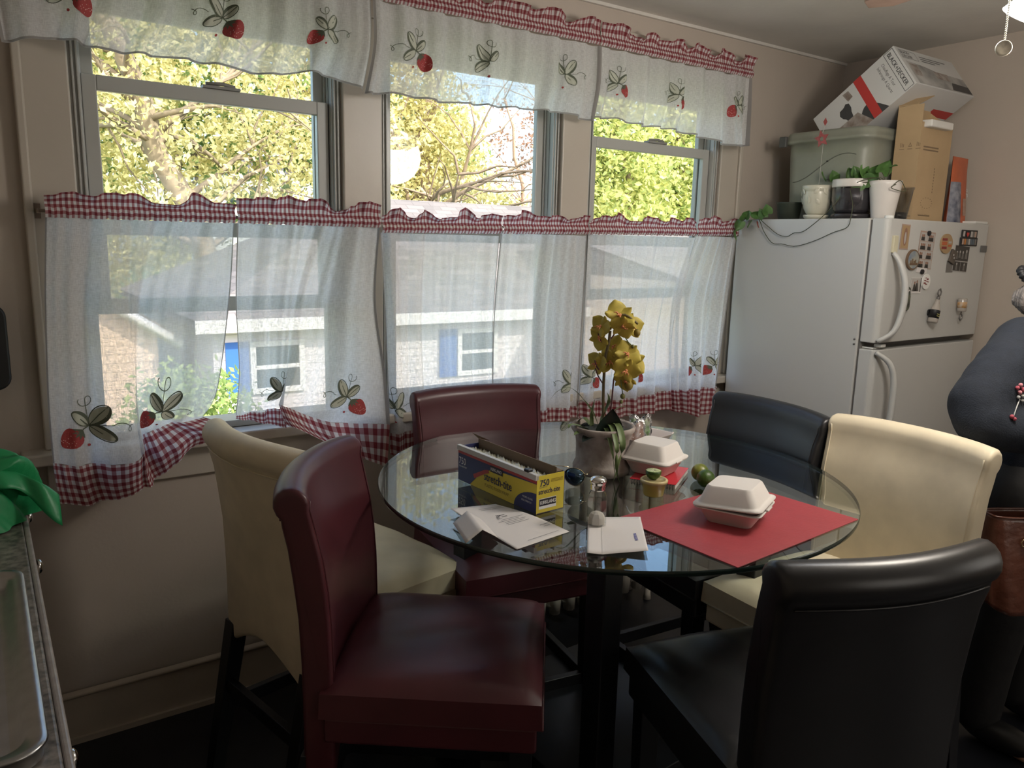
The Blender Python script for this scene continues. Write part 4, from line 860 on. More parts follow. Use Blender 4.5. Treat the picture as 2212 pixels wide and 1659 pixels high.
# square snack bowl with bags
M_china = mat('white_china', (.70, .62, .58), .25)
bp = at(1372, 958, z=TZ); t = th('snack_bowl', 'white square china bowl behind the orchid pot holding snack packets', 'bowl', 1.60, 1.66, 12)
def sqr(h, r, z, lift=0): return [(x, y, z+lift*min(1, (abs(x*y)/(h*h))**2)) for x, y in rrect(h, h, r, 8)]
mb = loft(MB(), [sqr(.045, .02, .001), sqr(.05, .022, .004), sqr(.070, .025, .030, .006), sqr(.086, .016, .058, .018), sqr(.088, .015, .060, .018), sqr(.084, .016, .059, .018), sqr(.066, .022, .032, .005), sqr(.045, .02, .008)]); mb.build('bowl_shell', M_china, t)
def snack(label, m1, m2, x, y, z, rz, tilt, w_, h_):
    o = thing('snack_packet', label, 'packet', (x, y, z), group='crinkled snack packets in the white bowl', rot=(math.radians(tilt), math.radians(rz*.1), math.radians(rz)))
    def fn(sgn):
        return lambda u, v: ((2*u-1)*w_*(1-.05*math.sin(v*22)), sgn*(.018*max(0, 1-(2*u-1)**4)*max(0, math.sin(PI*v))**.7+.004*math.sin(u*25+v*11)*math.sin(v*17)), v*h_+.006*math.sin(u*9))
    MB().grid(fn(1), 20, 20).grid(fn(-1), 20, 20).build('wrapper', m1, o)
    MB().grid(lambda u, v: (fn(-1)(u*.8+.1, .8*v+.1)[0], fn(-1)(u*.8+.1, .8*v+.1)[1]-.0012, fn(-1)(u*.8+.1, .8*v+.1)[2]), 14, 10).build('printed_front', m2, o)
foil = mat('silver_foil', (.55, .55, .55), .2, metal=.8, bump=.8, bscale=60)
snack('silver snack packet with a green corner, upright at the right of the bowl', foil, mat('green_print', (.12, .38, .10), .4, col2=(.50, .45, .40), nscale=25), 1.640, 1.675, TZ+.018, -40, 12, .034, .105)
snack('crinkled foil snack packet with brown print in the middle of the bowl', foil, mat('brown_print', (.22, .09, .04), .35, col2=(.45, .42, .42), nscale=45), 1.585, 1.655, TZ+.014, -30, -8, .045, .095)
snack('pale green and red wrapper at the left of the bowl, half behind the orchid', foil, mat('mixed_print', (.15, .30, .12), .4, col2=(.45, .30, .25), nscale=35), 1.555, 1.71, TZ+.016, -30, -15, .04, .085)
# foam clamshells
M_foam = mat('white_foam', (.72, .68, .64), .55, bump=.012, bscale=150)
def clam(label, x, y, rz, z, open_=0.0, sz=.068):
    o = thing('foam_container', label, 'container', (x, y, z), math.radians(rz), 'white foam takeaway boxes')
    a = sz; r = .018
    mb = loft(MB(), [rl(a*.70, a*.70, r, 0), rl(a*.72, a*.72, r, .002), rl(a*.95, a*.95, r*1.1, .036), rl(a*1.07, a*1.07, r*1.2, .037), rl(a*1.07, a*1.07, r*1.2, .0395), rl(a*.94, a*.94, r, .039)], cap1=False); mb.build('base', M_foam, o)
    ld = thing('lid', None, None, (0, a*.95, .0405)); ld.parent = o; del_ = None
    L_ = [rl(a*1.09, a*1.09, r*1.2, 0), rl(a*1.09, a*1.09, r*1.2, .003), rl(a*.97, a*.97, r*1.1, .0045), rl(a*.93, a*.93, r, .008), rl(a*.74, a*.74, r, .041), rl(a*.69, a*.69, r*.9, .044)]
    L_ = [[(x_, y_, z_) for x_, y_, z_ in l] for l in L_]
    Mr = Matrix.Translation((0, a*.95, .0405)) @ Matrix.Rotation(-open_, 4, 'X') @ Matrix.Translation((0, -a*.95, 0))
    mb = MB(); loft(mb, L_, cap0=False); mb.v = [tuple(Mr @ Vector(p)) for p in mb.v]
    bpy.data.objects.remove(ld)
    mb.build('lid', M_foam, o)
    MB().box(-.018, .018, -a*1.13, -a*1.02, .0385, .0425).build('latch_tab', M_foam, o, bevel=.001)
clam('white foam takeaway box with its lid ajar on the red placemat', 1.418, 1.128, 24, TZ+.0035, .06, .073)
clam('white foam takeaway box on the red notebook behind the sauce cup', 1.50, 1.475, 18, TZ+.0165, .0, .068)
# red placemat
M_mat = mat('red_vinyl', (.36, .045, .055), .5, bump=.12, bscale=160, noise=.05)
t = thing('placemat', 'matte red rectangular placemat on the glass at the right', 'placemat', (0, 0, TZ+.0006))
q = [(1.657, 1.303), (1.682, .956), (1.180, .944), (1.196, 1.290)]
MB().prism([(1.655, 1.300), (1.678, .972), (1.205, .938), (1.185, 1.275)][::-1], 0, .0026).build('mat', M_mat, t, bevel=.0008)
# notebook
t = th('notebook', 'spiral notebook with a glossy red cover under the far foam box', 'notebook', 1.505, 1.455, 32)
MB().box(-.085, .085, -.060, .060, 0, .0125).build('pages', mat('page_edges', (.55, .52, .48), .8), t)
MB().box(-.088, .086, -.0615, .0615, .0128, .0142).build('cover', mat('glossy_red_cover', (.60, .03, .045), .25), t)
for i in range(16): MB().tube([(-.088+.006*math.cos(a)-.002, -.055+i*.0073, .007+.0075*math.sin(a)) for a in [k*PI/4 for k in range(9)]], .0007, 5).build('spiral_ring', mat('black_wire', (.02, .02, .02), .4) if i == 0 else bpy.data.materials['black_wire'], t)
# sauce cup with lime half on its lid
M_sauce = mat('yellow_sauce', (.62, .40, .04), .4); M_lime = mat('lime_skin', (.045, .10, .012), .35, noise=.25, nscale=30, bump=.15, bscale=200); M_flesh = mat('lime_flesh', (.42, .50, .22), .35, noise=.1, nscale=80)
t = th('sauce_cup', 'small plastic cup of yellow sauce with a lid beside the notebook', 'cup', 1.385, 1.358)
MB().lathe([(.0001, .001), (.0225, .001), (.024, .004), (.0275, .024), (.0001, .025)], 28).build('sauce', M_sauce, t)
MB().lathe([(.0235, 0), (.0255, .003), (.0305, .036), (.0325, .037), (.0325, .0385), (.030, .038), (.0245, .004)], 28).build('cup_wall', mat('milky_plastic', (.60, .46, .12), .3), t)
MB().lathe([(.0345, .034), (.0355, .041), (.033, .043), (.028, .0425), (.027, .040), (.0001, .040)], 28).build('cup_lid', mat('cup_lid_plastic', (.62, .52, .26), .2), t)
t = th('lime_half', 'cut lime half face up on the lid of the sauce cup', 'lime', 1.385, 1.362, 0, TZ+.0412)
mb = MB(); mb.lathe([(.0001, 0), (.008, .001), (.015, .006), (.0195, .014), (.0205, .0225), (.019, .0235)], 28); mb.f = mb.f[:-1] if False else mb.f; mb.build('peel', M_lime, t)
MB().lathe([(.0190, .0236), (.0165, .0238), (.0001, .0244)], 28).build('flesh', M_flesh, t)
for i in range(8): MB().tube([(.002*math.cos(i*PI/4), .002*math.sin(i*PI/4), .0245), (.016*math.cos(i*PI/4), .016*math.sin(i*PI/4), .0239)], .0007, 4).build('membrane', mat('lime_membrane', (.6, .62, .45), .5) if i == 0 else bpy.data.materials['lime_membrane'], t)
for (x, y, lab) in ((1.553, 1.335, 'nearer of the two whole green limes on the glass'), (1.583, 1.382, 'farther of the two whole green limes, with a yellow patch')):
    o = th('lime', lab, 'lime', x, y, 30, group='whole limes on the glass'); mb = MB(); mb.ball((0, 0, .0235), .0235, 24, 0, (1.12, 1, 1)); mb.build('fruit', M_lime if y < 1.36 else mat('ripening_lime_skin', (.07, .12, .015), .35, col2=(.28, .26, .04), nscale=18), o)
    MB().lathe([(.003, 0), (.0025, .0015), (.0001, .002)], 8, 0, (0, 0), Matrix.Translation((.026, 0, .0235)) @ Matrix.Rotation(PI/2, 4, 'Y')).build('stem_scar', M_stem, o)
# glass salt shaker
sx_, sy_ = 1.117, 1.268
t = th('salt_shaker', 'faceted glass salt shaker with a chrome cap, salt heaped inside', 'salt shaker', *at(1288, 1134, z=TZ)[:2])
M_clear = glassmat('clear_glass', (.90, .92, .90), 4.0, 1.5, .04)
def octo(r, z, n=8): return [(r*math.cos(2*PI*i/n+PI/8), r*math.sin(2*PI*i/n+PI/8), z) for i in range(n)]
mb = MB(); loft(mb, [octo(.0225, 0), octo(.0235, .004), octo(.0225, .060), octo(.021, .072), octo(.0155, .082), octo(.0145, .088)], sm=False, cap1=False); mb.build('glass_body', M_clear, t)
mb = MB(); loft(mb, [octo(.0195, .005), octo(.0190, .020), octo(.014, .028), octo(.006, .032)], sm=False); mb.build('salt', mat('salt_grains', (.68, .62, .57), .8), t)
MB().lathe([(.0165, .083), (.0172, .086), (.0165, .090), (.0175, .094), (.0165, .097), (.0185, .100), (.0195, .106), (.017, .111), (.010, .1145), (.0001, .1155)], 28).build('chrome_cap', M_chrome, t)
# papers
M_paper = mat('paper', (.72, .69, .67), .7); M_paper2 = mat('folded_paper', (.68, .65, .63), .7)
t = thing('printed_letter', 'curled printed letter lying in front of the wrap box', 'paper', (0, 0, TZ+.0008))
A_, B_, C_, D_ = Vector((.868, 1.500, 0)), Vector((.995, 1.500, 0)), Vector((1.037, 1.265, 0)), Vector((.880, 1.243, 0))
def pap(u, v): p = A_.lerp(B_, u).lerp(D_.lerp(C_, u), v); return Vector((p.x, p.y, .001+.012*(1-v)**2*(1-u)+.006*math.sin(PI*v)*(.3+.7*u)))
ob = MB().grid(pap, 20, 20).build('sheet', M_paper, t, solid=.0004)
tx = MB(); rr = random.Random(2)
def pstroke(u0, u1, v, hgt=.0016, mi=0):
    p, q_ = pap(u0, v)+Vector((0, 0, .0008)), pap(u1, v)+Vector((0, 0, .0008)); d = Vector((0, hgt, 0)); tx.add([p, q_, q_+d, p+d], [(0, 1, 2, 3)], mi)
for v in (.12, .16): pstroke(.45, .95, v)
for v in (.46, .49, .52, .55, .58): pstroke(.35+.1*rr.random(), .75+.15*rr.random(), v)
for v in (.36, .40): pstroke(.55, .66, v, .004)
pstroke(.8, .98, .75); pstroke(.82, .95, .79); pstroke(.3, .9, .93, .0012)
pt_ = pap(.50, .33); put_text(tx, 'Paul', .016, Matrix.Translation(pt_+Vector((0, 0, .0015))) @ Matrix.Rotation(-1.9, 4, 'Z'), 1)
tx.build('printing', [mat('grey_ink', (.22, .22, .22), .7), M_blackink], t)
t = thing('folded_slip', 'small folded slip leaning open on the left corner of the letter', 'paper', (0, 0, TZ+.0068))
MB().grid(lambda u, v: Vector((.835, 1.43, 0)).lerp(Vector((.905, 1.425, 0)), u).lerp(Vector((.800, 1.315, 0)).lerp(Vector((.875, 1.305, 0)), u), v)+Vector((0, 0, .024*(1-abs(2*u-1)))), 10, 6).build('slip', M_paper2, t, solid=.0004)
t = thing('folded_envelope', 'opened white envelope with small blue printing at the near edge of the table', 'envelope', (0, 0, TZ+.0008))
Q = [at(1270, 1118, z=TZ), at(1383, 1122, z=TZ), at(1400, 1200, z=TZ), at(1268, 1199, z=TZ)]
def env(u, v):
    p = Q[0].lerp(Q[1], u).lerp(Q[3].lerp(Q[2], u), v); return Vector((p.x, p.y, .001+(.010*abs(u-.25)/.25*v*.3 if u < .25 else .006*(u-.25)*(1+v))))
MB().grid(env, 24, 10).build('envelope_sheet', M_paper, t, solid=.0005)
MB().grid(lambda u, v: env(.245+.008*u, v)+Vector((0, 0, .0008)), 1, 8).build('fold_crease', M_grey, t)
tx = MB(); a_, b_ = env(.80, .52), env(.83, .88); put_text(tx, 'PROGRESSIVE', .0095, frame(a_+Vector((0, 0, .0012)), b_-a_, Vector((1, 1, 0))), 0, sx=.75, bold=.06); tx.build('blue_printing', mat('blue_ink', (.05, .06, .35), .6), t)
# ================================================================ refrigerator
M_fr = mat('fridge_enamel', (.55, .55, .53), .38, bump=.04, bscale=350); M_gask = mat('fridge_gasket', (.16, .15, .14), .6); M_almond = mat('almond_plastic', (.62, .58, .42), .4)
FX0, FX1, FZ = 2.927, 3.742, 1.667; FYF, FYC, FYB = 1.706, 1.785, 2.44
fr_ = thing('refrigerator', 'white two-door refrigerator in the corner with magnets on its freezer door', 'refrigerator', (0, 0, 0))
MB().box(FX0, FX1, FYC, FYB, .03, FZ).build('cabinet', M_fr, fr_, bevel=.006)
MB().box(FX0+.02, FX1-.02, FYC+.02, FYB-.05, 0, .04).build('kick_base', M_gask, fr_)
MB().box(FX0+.008, FX1-.008, FYC-.012, FYC, .06, FZ-.006).build('door_gasket', M_gask, fr_)
def door(z0, z1, nm):
    mb = MB(); dpt = FYC-.010-FYF; n = 8
    def prof(): 
        o = [(FX0+.001, FYC-.010)]
        for i in range(n+1): a = PI/2*i/n; o.append((FX0+.001+.022*(1-math.cos(a)), FYF+.022*(1-math.sin(a))))
        for i in range(n+1): a = PI/2*(1-i/n); o.append((FX1-.001-.022*(1-math.cos(a)), FYF+.022*(1-math.sin(a))))
        o.append((FX1-.001, FYC-.010)); return o
    mb.prism(prof(), z0, z1); return mb.build(nm, M_fr, fr_, bevel=.004)
fz = door(1.178, FZ, 'freezer_door'); fd = door(.07, 1.150, 'fridge_door')
def handle(par, pts, r):
    c = [Vector(p) for p in pts]; MB().tube([cr1(c, i/20) for i in range(21)], [r*(.75+.35*math.sin(PI*i/20)) for i in range(21)], 12, flat=.75).build('handle', M_fr, par)
hx = 2.982
handle(fz, [(hx-.01, FYF-.006, 1.535), (hx, FYF-.03, 1.50), (hx+.012, FYF-.055, 1.42), (hx+.010, FYF-.058, 1.32), (hx-.012, FYF-.045, 1.23), (hx-.052, FYF-.004, 1.186)], .0155)
MB().box(hx-.020, hx+.012, FYF-.010, FYF+.002, 1.535, 1.602).build('handle_cover', M_almond, fz, bevel=.003)
handle(fd, [(hx-.052, FYF-.004, 1.143), (hx-.014, FYF-.045, 1.10), (hx+.008, FYF-.058, 1.02), (hx+.008, FYF-.058, .88), (hx, FYF-.05, .78), (hx-.01, FYF-.006, .68)], .0155)
MB().box(FX0+.02, FX0+.075, FYF+.02, FYC-.01, 1.152, 1.158).box(FX0+.04, FX0+.07, FYF-.004, FYF+.03, 1.160, 1.172).build('middle_hinge', M_white, fr_, bevel=.002)
MB().lathe([(.016, FZ), (.018, FZ+.003), (.017, FZ+.012), (.0001, FZ+.013)], 16, c=(FX0+.05, FYF+.03)).build('hinge_cap', M_white, fr_)
MB().box(FX1-.12, FX1-.005, FYF+.01, FYC+.04, FZ, FZ+.012).build('hinge_cover', M_white, fr_, bevel=.004)
for z in (1.186, 1.166): MB().lathe([(.0045, 0), (.004, .002), (.0001, .003)], 10, 0, (0, 0), Matrix.Translation((FX0-.0001, FYC+.012, z)) @ Matrix.Rotation(-PI/2, 4, 'Y')).build('side_screw', M_gask, fr_)
MB().box(3.672, 3.728, FYF-.004, FYF, 1.545, 1.574).build('maker_badge', mat('badge_grey', (.12, .12, .12), .4), fr_, bevel=.002)
# magnets and pictures on the freezer door: local x right, z up, on plane y=FYF
YM = FYF-.0012
def mag(name, label, cat, x, z, group='magnets and pictures on the freezer door', rot=0):
    return thing(name, label, cat, (x, YM, z), group=group, rot=(0, math.radians(rot), 0))
def card(mb, x0, x1, z0, z1, mi=0, y=0, t=.0008): return mb.box(x0, x1, y-t, y, z0, z1, mi)
c_ = lambda n, c: mat(n, c, .5)
M_pink = c_('faded_print', (.42, .30, .24)); M_ochre = c_('ochre_print', (.40, .27, .14)); M_ph = c_('photo_dark', (.05, .045, .04)); M_phl = c_('photo_light', (.45, .43, .41)); M_phm = c_('photo_mid', (.17, .16, .15)); M_skin_p = c_('photo_figures', (.28, .15, .10)); M_magb = c_('black_magnet', (.012, .012, .014)); M_rimb = c_('brown_rim', (.16, .10, .06)); M_scene = mat('painted_scene', (.12, .20, .32), .4, col2=(.45, .42, .30), nscale=22)
o = mag('prayer_card', 'narrow brown devotional card at the top left of the freezer door', 'card', 3.050, 1.598, rot=2)
card(MB(), -.031, .031, -.049, .049).build('card', M_pink, o)
mb = MB(); card(mb, -.026, .026, -.044, .044, 0, -.0009); mb.build('inner_panel', M_ochre, o)
mb = MB(); mb.add([(x, -.0019, z) for x, z in [(.014*math.sin(2*PI*i/20), .036*math.cos(2*PI*i/20)) for i in range(20)]], [tuple(reversed(range(20)))], 0); mb.add([(x, -.0021, z) for x, z in [(.007*math.sin(2*PI*i/16), -.004+.024*math.cos(2*PI*i/16)) for i in range(16)]], [tuple(reversed(range(16)))], 1); mb.build('figure', [M_skin_p, M_phl], o)
def disc(mb, cx, cz, rx, rz, y0, y1, mi=0, n=28):
    v = [(cx+rx*math.cos(2*PI*i/n), y0, cz+rz*math.sin(2*PI*i/n)) for i in range(n)]+[(cx+rx*math.cos(2*PI*i/n), y1, cz+rz*math.sin(2*PI*i/n)) for i in range(n)]
    return mb.add(v, [tuple(range(n)), tuple(reversed(range(n, 2*n)))]+[(i, n+i, n+(i+1) % n, (i+1) % n) for i in range(n)], mi)
o = mag('round_magnet', 'round magnet with a painted blue and green scene in a brown rim', 'magnet', 3.118, 1.509)
disc(MB(), 0, 0, .045, .041, -.008, 0).build('rim', M_rimb, o); disc(MB(), 0, 0, .038, .035, -.0092, -.008).build('picture', M_scene, o)
mb = MB(); card(mb, -.028, .03, -.022, -.012, 0, -.0092)
for x, h_ in ((-.024, .010), (-.012, .016), (.0, .008), (.01, .012)): card(mb, x, x+.008, -.014, -.012+h_, 0, -.0093)
mb.build('skyline', M_rimb, o)
o = mag('photo_strip', 'sheet of eight small photographs in two columns', 'photograph', 3.218, 1.548, rot=3)
card(MB(), -.058, .058, -.075, .075, 0, 0).build('sheet', M_pink, o)
for r_ in range(4):
    for q in range(2):
        x = -.054+q*.055; z = .036-r_*.036; mb = MB(); card(mb, x, x+.052, z, z+.033, 0, -.0009)
        for k_ in range(2+(r_+q) % 2):
            xx = x+.012+k_*.012; disc(mb, xx, z+.021, .005, .006, -.0024, -.0017, 2, 10); mb.add([(xx-.009, -.0019, z+.001), (xx+.009, -.0019, z+.001), (xx+.006, -.0019, z+.016), (xx-.006, -.0019, z+.016)], [(0, 1, 2, 3)], 1)
        mb.build('photo', [M_phl, M_ph, M_skin_p], o)
for x, z in ((.0, .068), (-.01, -.088)): disc(MB(), x, z, .010, .010, -.008, -.001).build('black_disc_magnet', M_magb, o)
card(MB(), -.05, .03, -.092, -.070, 0, -.0001).build('caption_tab', M_paper2, o)
o = mag('wooden_magnet', 'oval wooden magnet with red and orange stripes', 'magnet', 3.369, 1.577)
disc(MB(), 0, 0, .047, .041, -.006, 0).build('wood', M_ochre, o)
mb = MB()
for z0, z1, mi in ((.012, .022, 0), (-.006, .008, 1), (-.022, -.012, 0)): card(mb, -.040, .0, z0, z1, mi, -.0061)
card(mb, .012, .036, .002, .010, 2, -.0061); card(mb, .010, .036, -.012, -.004, 1, -.0061); mb.build('stripes', [c_('dark_red_stripe', (.25, .03, .03)), c_('orange_stripe', (.5, .12, .04)), M_phl], o)
o = mag('polaroid_photo', 'black and white group photograph over two small portraits', 'photograph', 3.513, 1.520, rot=3)
card(MB(), -.062, .062, -.060, .052).build('print', M_phl, o)
mb = MB(); card(mb, -.059, .059, -.014, .049, 0, -.0009); card(mb, -.059, -.001, -.057, -.018, 0, -.0009); card(mb, .003, .059, -.057, -.018, 0, -.0009)
for x, z, s_ in ((-.042, .010, .012), (-.018, .014, .011), (.008, .012, .012), (.038, .016, .014), (-.032, -.038, .011), (.032, -.038, .011)):
    disc(mb, x, z+s_*.9, s_*.42, s_*.5, -.0024, -.0018, 1, 10); mb.add([(x-s_*.8, -.0019, z-s_*1.4), (x+s_*.8, -.0019, z-s_*1.4), (x+s_*.5, -.0019, z+s_*.5), (x-s_*.5, -.0019, z+s_*.5)], [(0, 1, 2, 3)], 2)
mb.build('photo', [M_ph, M_phl, M_phm], o)
o = mag('photo_print', 'small dark photograph tucked under the lower left of the group photograph', 'photograph', 3.425, 1.487, rot=0)
card(MB(), -.026, .03, -.030, .020, 0, .0006).build('print', M_phm, o)
o = mag('square_magnet', 'tilted dark square magnet between the striped oval and the group photograph', 'magnet', 3.432, 1.525, rot=20)
MB().box(-.022, .022, -.010, -.001, -.030, .026).build('tile', c_('dark_bronze', (.10, .08, .065)), o, bevel=.002)
for x, z in ((-.006, .004), (.004, -.006)): disc(MB(), x, z, .004, .004, -.0112, -.010).build('stud', M_phl, o)
o = mag('word_magnet', 'black word magnet with a red heart at the top right of the freezer door', 'magnet', 3.566, 1.600)
mb = MB(); mb.box(-.078, .055, -.005, 0, .004, .038).box(-.085, .062, -.005, 0, -.030, .006); mb.build('plate', M_magb, o, bevel=.002)
mb = MB(); card(mb, -.070, -.055, .010, .032, 0, -.0052)
for x, mi in ((.002, 0), (.018, 2), (.036, 1)): card(mb, x-.008, x+.008, .008, .032, mi, -.0052)
for i, mi in enumerate((1, 3, 2, 0, 4, 4, 2)): card(mb, -.072+i*.018, -.058+i*.018, -.024, .0, mi, -.0052)
hp = [(-.032+.0009*16*math.sin(a)**3*.8, .019+.0009*(13*math.cos(a)-5*math.cos(2*a)-2*math.cos(3*a)-math.cos(4*a))*.8) for a in [2*PI*i/28 for i in range(28)]]
mb.add([(x, -.0064, z) for x, z in hp], [tuple(reversed(range(28)))], 5)
mb.build('letters', [M_phl, M_pink, M_phm, c_('orange_tile', (.5, .2, .05)), c_('slate_tile', (.10, .13, .16)), c_('heart_red', (.55, .05, .04))], o)
o = mag('instant_photo', 'small photograph of two people in dark clothes', 'photograph', 3.170, 1.406, rot=1)
card(MB(), -.036, .045, -.034, .030).build('print', M_paper2, o)
mb = MB(); card(mb, -.035, .034, -.024, .028, 0, -.0009)
for x, z in ((-.010, .004), (.008, .009)): disc(mb, x, z+.006, .005, .006, -.0024, -.0018, 2, 10); mb.add([(x-.012, -.0019, -.024), (x+.014, -.0019, -.024), (x+.006, -.0019, z), (x-.006, -.0019, z)], [(0, 1, 2, 3)], 1)
card(mb, .034, .040, -.026, .030, 1, -.0010); mb.build('photo', [M_phl, M_ph, M_skin_p], o)
o = mag('round_badge', 'white round badge with dark red lettering marks', 'badge', 3.243, 1.420)
disc(MB(), 0, 0, .030, .032, -.006, 0).build('badge_face', M_white, o)
mb = MB(); rr = random.Random(9)
for i in range(9): x = -.014+.028*rr.random(); z = -.012+.004*i*.8; card(mb, x-.009*rr.random()-.004, x+.006, z, z+.0028, 0, -.0062)
mb.build('red_marks', c_('dark_red_mark', (.22, .03, .03)), o)
o = mag('bottle_opener', 'dark ceramic slipper-shaped opener beside the freezer handle', 'bottle opener', 3.103, 1.352)
mb = MB(); loft(mb, [[(x, -.001-z, y) for x, y, z in rl(.020, .049, .019, z)] for z in (0, .010)] + [[(x*.8, -.014, y*.93) for x, y, z in rl(.020, .049, .019, 0)]]); mb.build('body', mat('dark_glaze', (.025, .03, .03), .2, col2=(.12, .13, .08), nscale=40), o)
MB().tube([(-.013, -.012, .012), (-.010, -.015, .030), (.0, -.016, .036), (.011, -.014, .028), (.013, -.012, .012)], .0028, 6).build('strap_loop', M_phl, o)
o = mag('bottle_opener', 'bottle-shaped opener with a black label and steel loop at its top', 'bottle opener', 3.313, 1.316, rot=14)
MB().lathe([(.018, -.068), (.020, -.064), (.020, -.018), (.016, -.004), (.009, .020), (.0085, .030)], 20, 0, (0, 0), Matrix.Translation((0, -.022, 0))).build('glass_bottle', mat('thick_clear_plastic', (.42, .38, .34), .15, spec=.8), o)
MB().lathe([(.0206, -.050), (.0206, -.016), (.0204, -.015)], 20, 0, (0, 0), Matrix.Translation((0, -.022, 0))).build('label_band', M_magb, o)
MB().tube([(-.013, -.0405, -.04), (-.002, -.0435, -.040), (.010, -.041, -.040)], .0014, 5).tube([(-.013, -.0405, -.032), (-.002, -.0435, -.032), (.010, -.041, -.032)], .0014, 5).build('yellow_mark', mat('yellow_mark', (.5, .45, .15), .5), o)
MB().tube([(0, -.022, .028), (0, -.022, .044)], .0065, 10).tube([(0, -.022, .044), (.011, -.022, .052), (.012, -.022, .066), (0, -.022, .076), (-.012, -.022, .066), (-.011, -.022, .052), (0, -.022, .044)], .0032, 8).build('opener_loop', mat('dull_steel', (.22, .21, .20), .35, metal=.6), o)
disc(MB(), -.006, -.028, .014, .014, -.006, 0).build('magnet_disc', M_magb, o)
o = mag('bottle_opener', 'short upside-down bottle opener with an orange label', 'bottle opener', 3.530, 1.300)
MB().lathe([(.017, -.010), (.019, -.006), (.0185, .044), (.017, .046)], 20, 0, (0, 0), Matrix.Translation((0, -.022, 0))).build('plastic_barrel', bpy.data.materials['thick_clear_plastic'], o)
MB().lathe([(.0198, .006), (.0198, .030), (.0196, .031)], 20, 0, (0, 0), Matrix.Translation((0, -.022, 0))).build('orange_label', mat('orange_label', (.55, .25, .03), .5, col2=(.70, .60, .48), nscale=60), o)
MB().tube([(0, -.022, -.008), (0, -.022, -.020), (.010, -.022, -.028), (.010, -.022, -.042), (0, -.022, -.050), (-.010, -.022, -.042), (-.010, -.022, -.028), (0, -.022, -.020)], .003, 8).build('opener_loop', bpy.data.materials['dull_steel'], o)
# ================================================================ things on top of the fridge
ZT = FZ+.0006
M_tote = mat('grey_green_plastic', (.27, .28, .23), .42, noise=.04)
TX0, TX1, TY0, TY1, TH = 3.09, 3.66, 1.925, 2.36, .385
t = thing('storage_tote', 'large grey-green plastic tote on top of the fridge against the corner', 'storage tote', ((TX0+TX1)/2, (TY0+TY1)/2, ZT))
hx_, hy_ = (TX1-TX0)/2, (TY1-TY0)/2
def tl(k, z, r=.06): return [(x, y, z) for x, y in rrect(hx_*k, hy_*k+(0), r, 10)]
mb = loft(MB(), [tl(.88, 0), tl(.885, .004), tl(.915, .175), tl(.935, .29), tl(.94, .335), tl(1.0, .337), tl(1.0, .352), tl(.985, .354), tl(.985, .372), tl(.96, .385), tl(.93, .385), tl(.91, .33), tl(.87, .012)], cap1=True); mb.build('tub', M_tote, t)
pts = []
for i in range(40):
    u = i/39; z_ = .245-.055*math.cos(u*PI*1.15+PI*1.02+PI)-.02; pts.append((-hx_*(.915+(z_-.175)*.174)-.0005, hy_*.70-u*hy_*1.40, z_))
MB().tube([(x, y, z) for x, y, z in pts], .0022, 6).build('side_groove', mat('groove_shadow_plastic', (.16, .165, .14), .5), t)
MB().box(-hx_*1.02, -hx_*.96, hy_*.86, hy_*1.03, .325, .372).build('latch_corner', mat('dark_grey_plastic', (.09, .09, .085), .5), t, bevel=.004)
# appliance box tilted in the tote
M_bxw = mat('white_carton', (.62, .62, .61), .45); M_bxr = mat('carton_red', (.50, .045, .04), .5); M_bxg = mat('carton_photo_grey', (.18, .18, .175), .5, col2=(.50, .49, .47), nscale=9); M_bxd = mat('carton_charcoal', (.05, .05, .052), .5)
e3 = Vector((0, .81, -.587)).normalized(); e1 = Vector((0, -.587, -.81)).normalized(); e2 = Vector((1, 0, 0)); A0 = Vector((3.19, 1.925, 2.372))
Mb = Matrix((e3, e1, e2)).transposed().to_4x4(); Mb.translation = A0
t = bpy.data.objects.new('heater_carton', None); S.collection.objects.link(t); t.matrix_world = Mb
tag(t, 'white and red quartz heater carton tilted diagonally out of the tote', 'box')
LB, HB, DB = .43, .20, .47
mb = MB().box(0, LB, 0, HB, 0, DB, 0)
def face(mb, poly, mi, M): mb.add([(x, y, 0) for x, y in poly], [tuple(range(len(poly)))], mi, None, False, M)
# side face (normal -x world = local -z): writing runs along e1, lines stack towards e3
Msd = frame((0, 0, -.0006), (0, 1, 0), (-1, 0, 0))     # x along e1, y towards the top edge
mb.build('carton', M_bxw, t, bevel=.002)
mb = MB(); face(mb, [(0, -.205), (.20, -.205), (.20, -.165), (0, -.165)], 0, Msd)
face(mb, [(.20, -.13)]+[(.20-.075*math.sin(PI*i/12), -.13-.15*i/12) for i in range(1, 13)], 1, Msd @ Matrix.Translation((0, 0, .0003)))
face(mb, [(.125, -.25), (.20, -.21), (.20, -.42), (.125, -.42)], 2, Msd @ Matrix.Translation((0, 0, .0001)))
face(mb, [(.012, -.27), (.055, -.262), (.05, -.235), (.015, -.24)], 2, Msd @ Matrix.Translation((0, 0, .0002)))
face(mb, blob((.095, -.29), 14, .034, 1.2, .8, 1, .25), 1, Msd @ Matrix.Translation((0, 0, .0002)))
